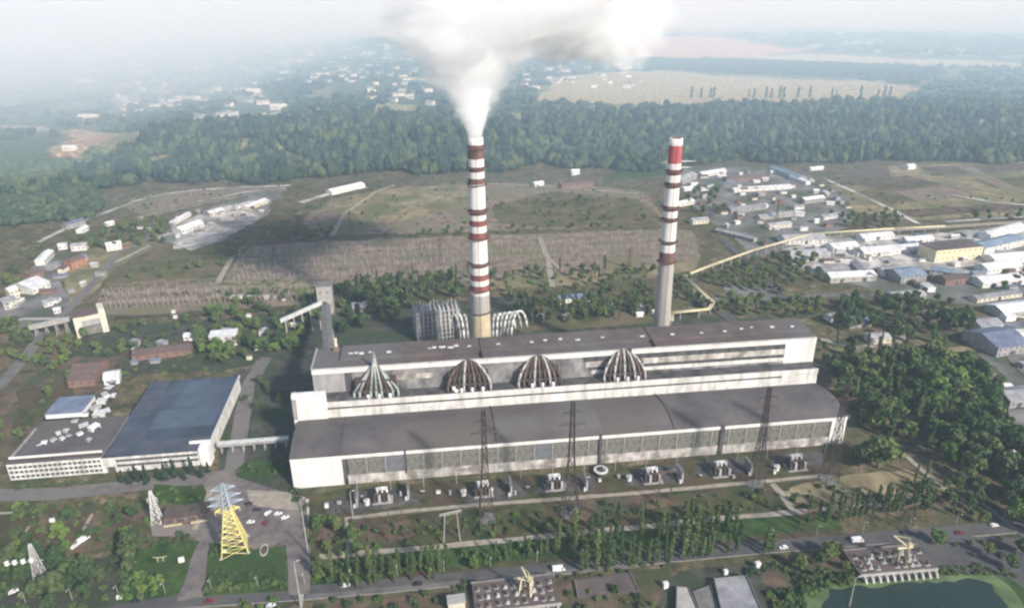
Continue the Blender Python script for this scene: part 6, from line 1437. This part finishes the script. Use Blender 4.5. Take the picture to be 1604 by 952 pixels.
# village houses, each its own, far off in the haze
HT = []
for a, (wn, rn) in enumerate((('white', 'roof_white'), ('cream', 'roof_grey'), ('cream', 'roof_red'), ('white', 'roof_slate'), ('white', 'roof_grey'))):
    L_, D__, h_ = 13 + a, 9.5, 4.5 + .5 * a; m = MB(); m.box(-L_/2, L_/2, -D__/2, D__/2, -2, h_, 0)
    m.v += [(-L_/2-.4, -D__/2-.4, h_ - .1), (L_/2+.4, -D__/2-.4, h_ - .1), (L_/2+.4, 0, h_ + 2.8), (-L_/2-.4, 0, h_ + 2.8), (-L_/2-.4, D__/2+.4, h_ - .1), (L_/2+.4, D__/2+.4, h_ - .1)]
    m.f += [(8, 9, 10, 11), (11, 10, 13, 12), (8, 11, 12), (9, 13, 10)]; m.m += [1, 1, 0, 0]; HT.append(m.mesh('village_house', [M[wn], M[rn]]))
rng = random.Random(31); vn = 0; HXY = []
clusters = [((-20, 560), (40, 160), 30, 'in the haze at upper left'), ((180, 420), (140, 190), 54, 'just beyond the left end of the bluff'), ((440, 660), (60, 130), 90, 'beyond the bluff left of the smoke'), ((560, 680), (110, 165), 24, 'close behind the bluff left of the smoke'), ((820, 1000), (98, 140), 44, 'beyond the bluff right of the smoke'), ((150, 460), (70, 140), 30, 'on the far left plain'), ((300, 430), (20, 50), 20, 'on the horizon at upper left'), ((1000, 1180), (30, 55), 14, 'near the horizon right of the smoke')]
for (x0, x1), (y0, y1), n, where in clusters:
    for i in range(n):
        px, py = rng.uniform(x0, x1), rng.uniform(y0, y1)
        p = GT(px, py); o = obj('village_house', rng.choice(HT)); o.location = p; o.rotation_euler = (0, 0, rng.uniform(-.6, .6)); s = rng.uniform(.75, 1.15) * (1 + max(0, p.y - 2200) / 3500); o.scale = (s * rng.choice((1, 1, 1.5)), s, s)
        HXY.append((p.x, p.y)); tag(o, f'small pale village house {where}', 'house', f'village houses {where}'); vn += 1
def clear_fields(X, Y, polys):
    k = np.ones(len(X), bool)
    for pl_ in polys:
        w_ = [GT(*p) for p in pl_]; k &= ~inpoly(X, Y, [(p.x, p.y) for p in w_])
    for hx, hy in HXY: k &= ~((np.abs(X - hx) < 13) & (Y > hy - 42) & (Y < hy + 12))
    return X[k], Y[k]
FIELDS = [[(835, 162), (850, 140), (900, 118), (1060, 110), (1330, 122), (1450, 140), (1400, 156), (1000, 168)], [(970, 92), (970, 60), (1120, 54), (1280, 80), (1080, 96)], [(1120, 94), (1260, 80), (1604, 94), (1604, 108), (1200, 100)], [(85, 246), (90, 202), (190, 208), (180, 226)]]
X, Y = patchy(9000, -1500, -560, 900, 1330, -.15, 90, 70, 2.0)
k = (Y < np.interp(X, BX, BY) + 30) & (X < -.62 * Y + 40); X, Y = X[k], Y[k]; X, Y = clear_fields(X, Y, FIELDS[3:])
wood('scrub_wood', X, Y, RNG.uniform(7, 12, len(X)), RNG.uniform(7, 13, len(X)), [M['leaf_forest'], M['leaf_forest_b'], M['leaf_scrub']], 'hazy scrub woodland at the far left below the bluff')
X, Y = patchy(34000, -2200, 2600, 1330, 3200, .07, 150, 70, 7.0); k = np.abs(X) < .8 * Y + 100; X, Y = X[k], Y[k]
k = Y > np.interp(X, BX, BY) + 235; X, Y = X[k], Y[k]; X, Y = clear_fields(X, Y, FIELDS)
wood('plateau_wood', X, Y, RNG.uniform(9, 16, len(X)), RNG.uniform(8, 15, len(X)), FM, 'scattered hedges and copses on the plateau beyond the bluff')
X, Y = patchy(16000, -4500, 5200, 3200, 6500, .05, 500, 160, 4.0); X, Y = clear_fields(X, Y, FIELDS)
wood('distant_wood', X, Y, RNG.uniform(18, 34, len(X)), RNG.uniform(10, 16, len(X)), FM, 'faint dark woods near the horizon')
band = [GT(*p) for p in [(1000, 98), (1160, 99), (1380, 107), (1480, 117), (1450, 126), (1320, 121), (1150, 115), (1010, 107)]]
bx = [p.x for p in band]; by = [p.y for p in band]; X = RNG.uniform(min(bx), max(bx), 9000); Y = RNG.uniform(min(by), max(by), 9000); k = inpoly(X, Y, [(p.x, p.y) for p in band]); X, Y = X[k], Y[k]
wood('shelter_wood', X, Y, RNG.uniform(12, 20, len(X)), RNG.uniform(10, 17, len(X)), [M['leaf_forest'], M['leaf_forest_c']], 'dark shelter belt behind the tan plateau field')
# poplars standing above the edge of the bluff
T1 = [crown_template(s, 4) for s in (3, 4)]
for i, px in enumerate([1083, 1098, 1113, 1118, 1173, 1180, 1199, 1207, 1221, 1228, 1249, 1268, 1303, 1308, 1348, 1374, 1384, 1393]):
    p = GT(px, 154); plant_tree('poplar', 'leaf_poplar', p - Vector((0, 0, 2)), random.uniform(1.0, 1.5), f'{ordw(i + 1)} poplar from the left above the bluff before the tan field', 'poplars above the bluff edge', sz=1.0, wide=1.7)
# big bright farm halls among them
for i, (px, py, sx, nm) in enumerate([(275, 163, 1.6, 'bright white hall above the left end of the bluff'), (135, 133, 2.2, 'long pale hall in the haze at far left'), (140, 190, 2.2, 'long low white hall at the left end of the bluff'), (437, 172, 1.8, 'white hall beside the path on the bluff'), (580, 148, 1.6, 'white hall behind the bluff left of the smoke'), (485, 90, 2.0, 'white hall far beyond the bluff'), (398, 147, 1.8, 'row-like white hall on the left plateau'), (110, 235, 1.2, 'lone white house in the left scrub')]):
    o = obj('farm_hall', HT[0]); p = GT(px, py); o.location = p; o.scale = (sx * 1.3, sx, sx * .9); tag(o, nm, 'hall', 'bright halls on the plateau')
# smog: a pale bank over the far left, blue air over the bluff, white air toward the horizon
def smog(cx, cy_, rx, ry, top, label, d, col):
    m = bpy.data.materials.new('smog_air'); m.use_nodes = True; t = m.node_tree; t.nodes.remove(t.nodes['Principled BSDF']); pv = t.nodes.new('ShaderNodeVolumePrincipled')
    pv.inputs['Absorption Color'].default_value = (1, 1, 1, 1); pv.inputs['Color'].default_value = (*col, 1); pv.inputs['Density'].default_value = d; t.links.new(pv.outputs[0], t.nodes['Material Output'].inputs['Volume'])
    o = puff(cx, cy_, top * .30, rx, ry, top * .55, cx * .01, .2, HTOP - 12).build('smog_bank', m, None, True); tag(o, label, 'smog', None, 'stuff')
smog(-1500, 2350, 1050, 1050, 250, 'pale smog bank lying over the far left plain', .0006, (.80, .91, 1))
smog(-2000, 4600, 1900, 1500, 280, 'broad smog bank toward the left horizon', .0009, (.80, .91, 1))
for s_, d_, nm in ((520, .00012, 'nearest'), (760, .00018, 'second nearest'), (1000, .00020, 'third nearest'), (1300, .00016, 'farthest')):
    smog(200, s_ + 2500, 6000, 2500, 420, f'{nm} of four layers of thin blue smog over the bluff and plateau', d_, (.50, .76, 1.0))
smog(-1050, 1500, 600, 560, 230, 'thin smog drifting over the scrub at the far left', .0006, (.75, .90, 1.0))
smog(600, 7600, 8000, 4200, 310, 'broad pale smog layer over the plain toward the horizon', .0011, (.80, .91, 1))
plant_all(); print('houses', vn)
for o in bpy.data.objects:
    l = o.get('label')
    if l and not 4 <= len(l.replace('-', ' ').split()) <= 16: print('LABEL', o.name, l)
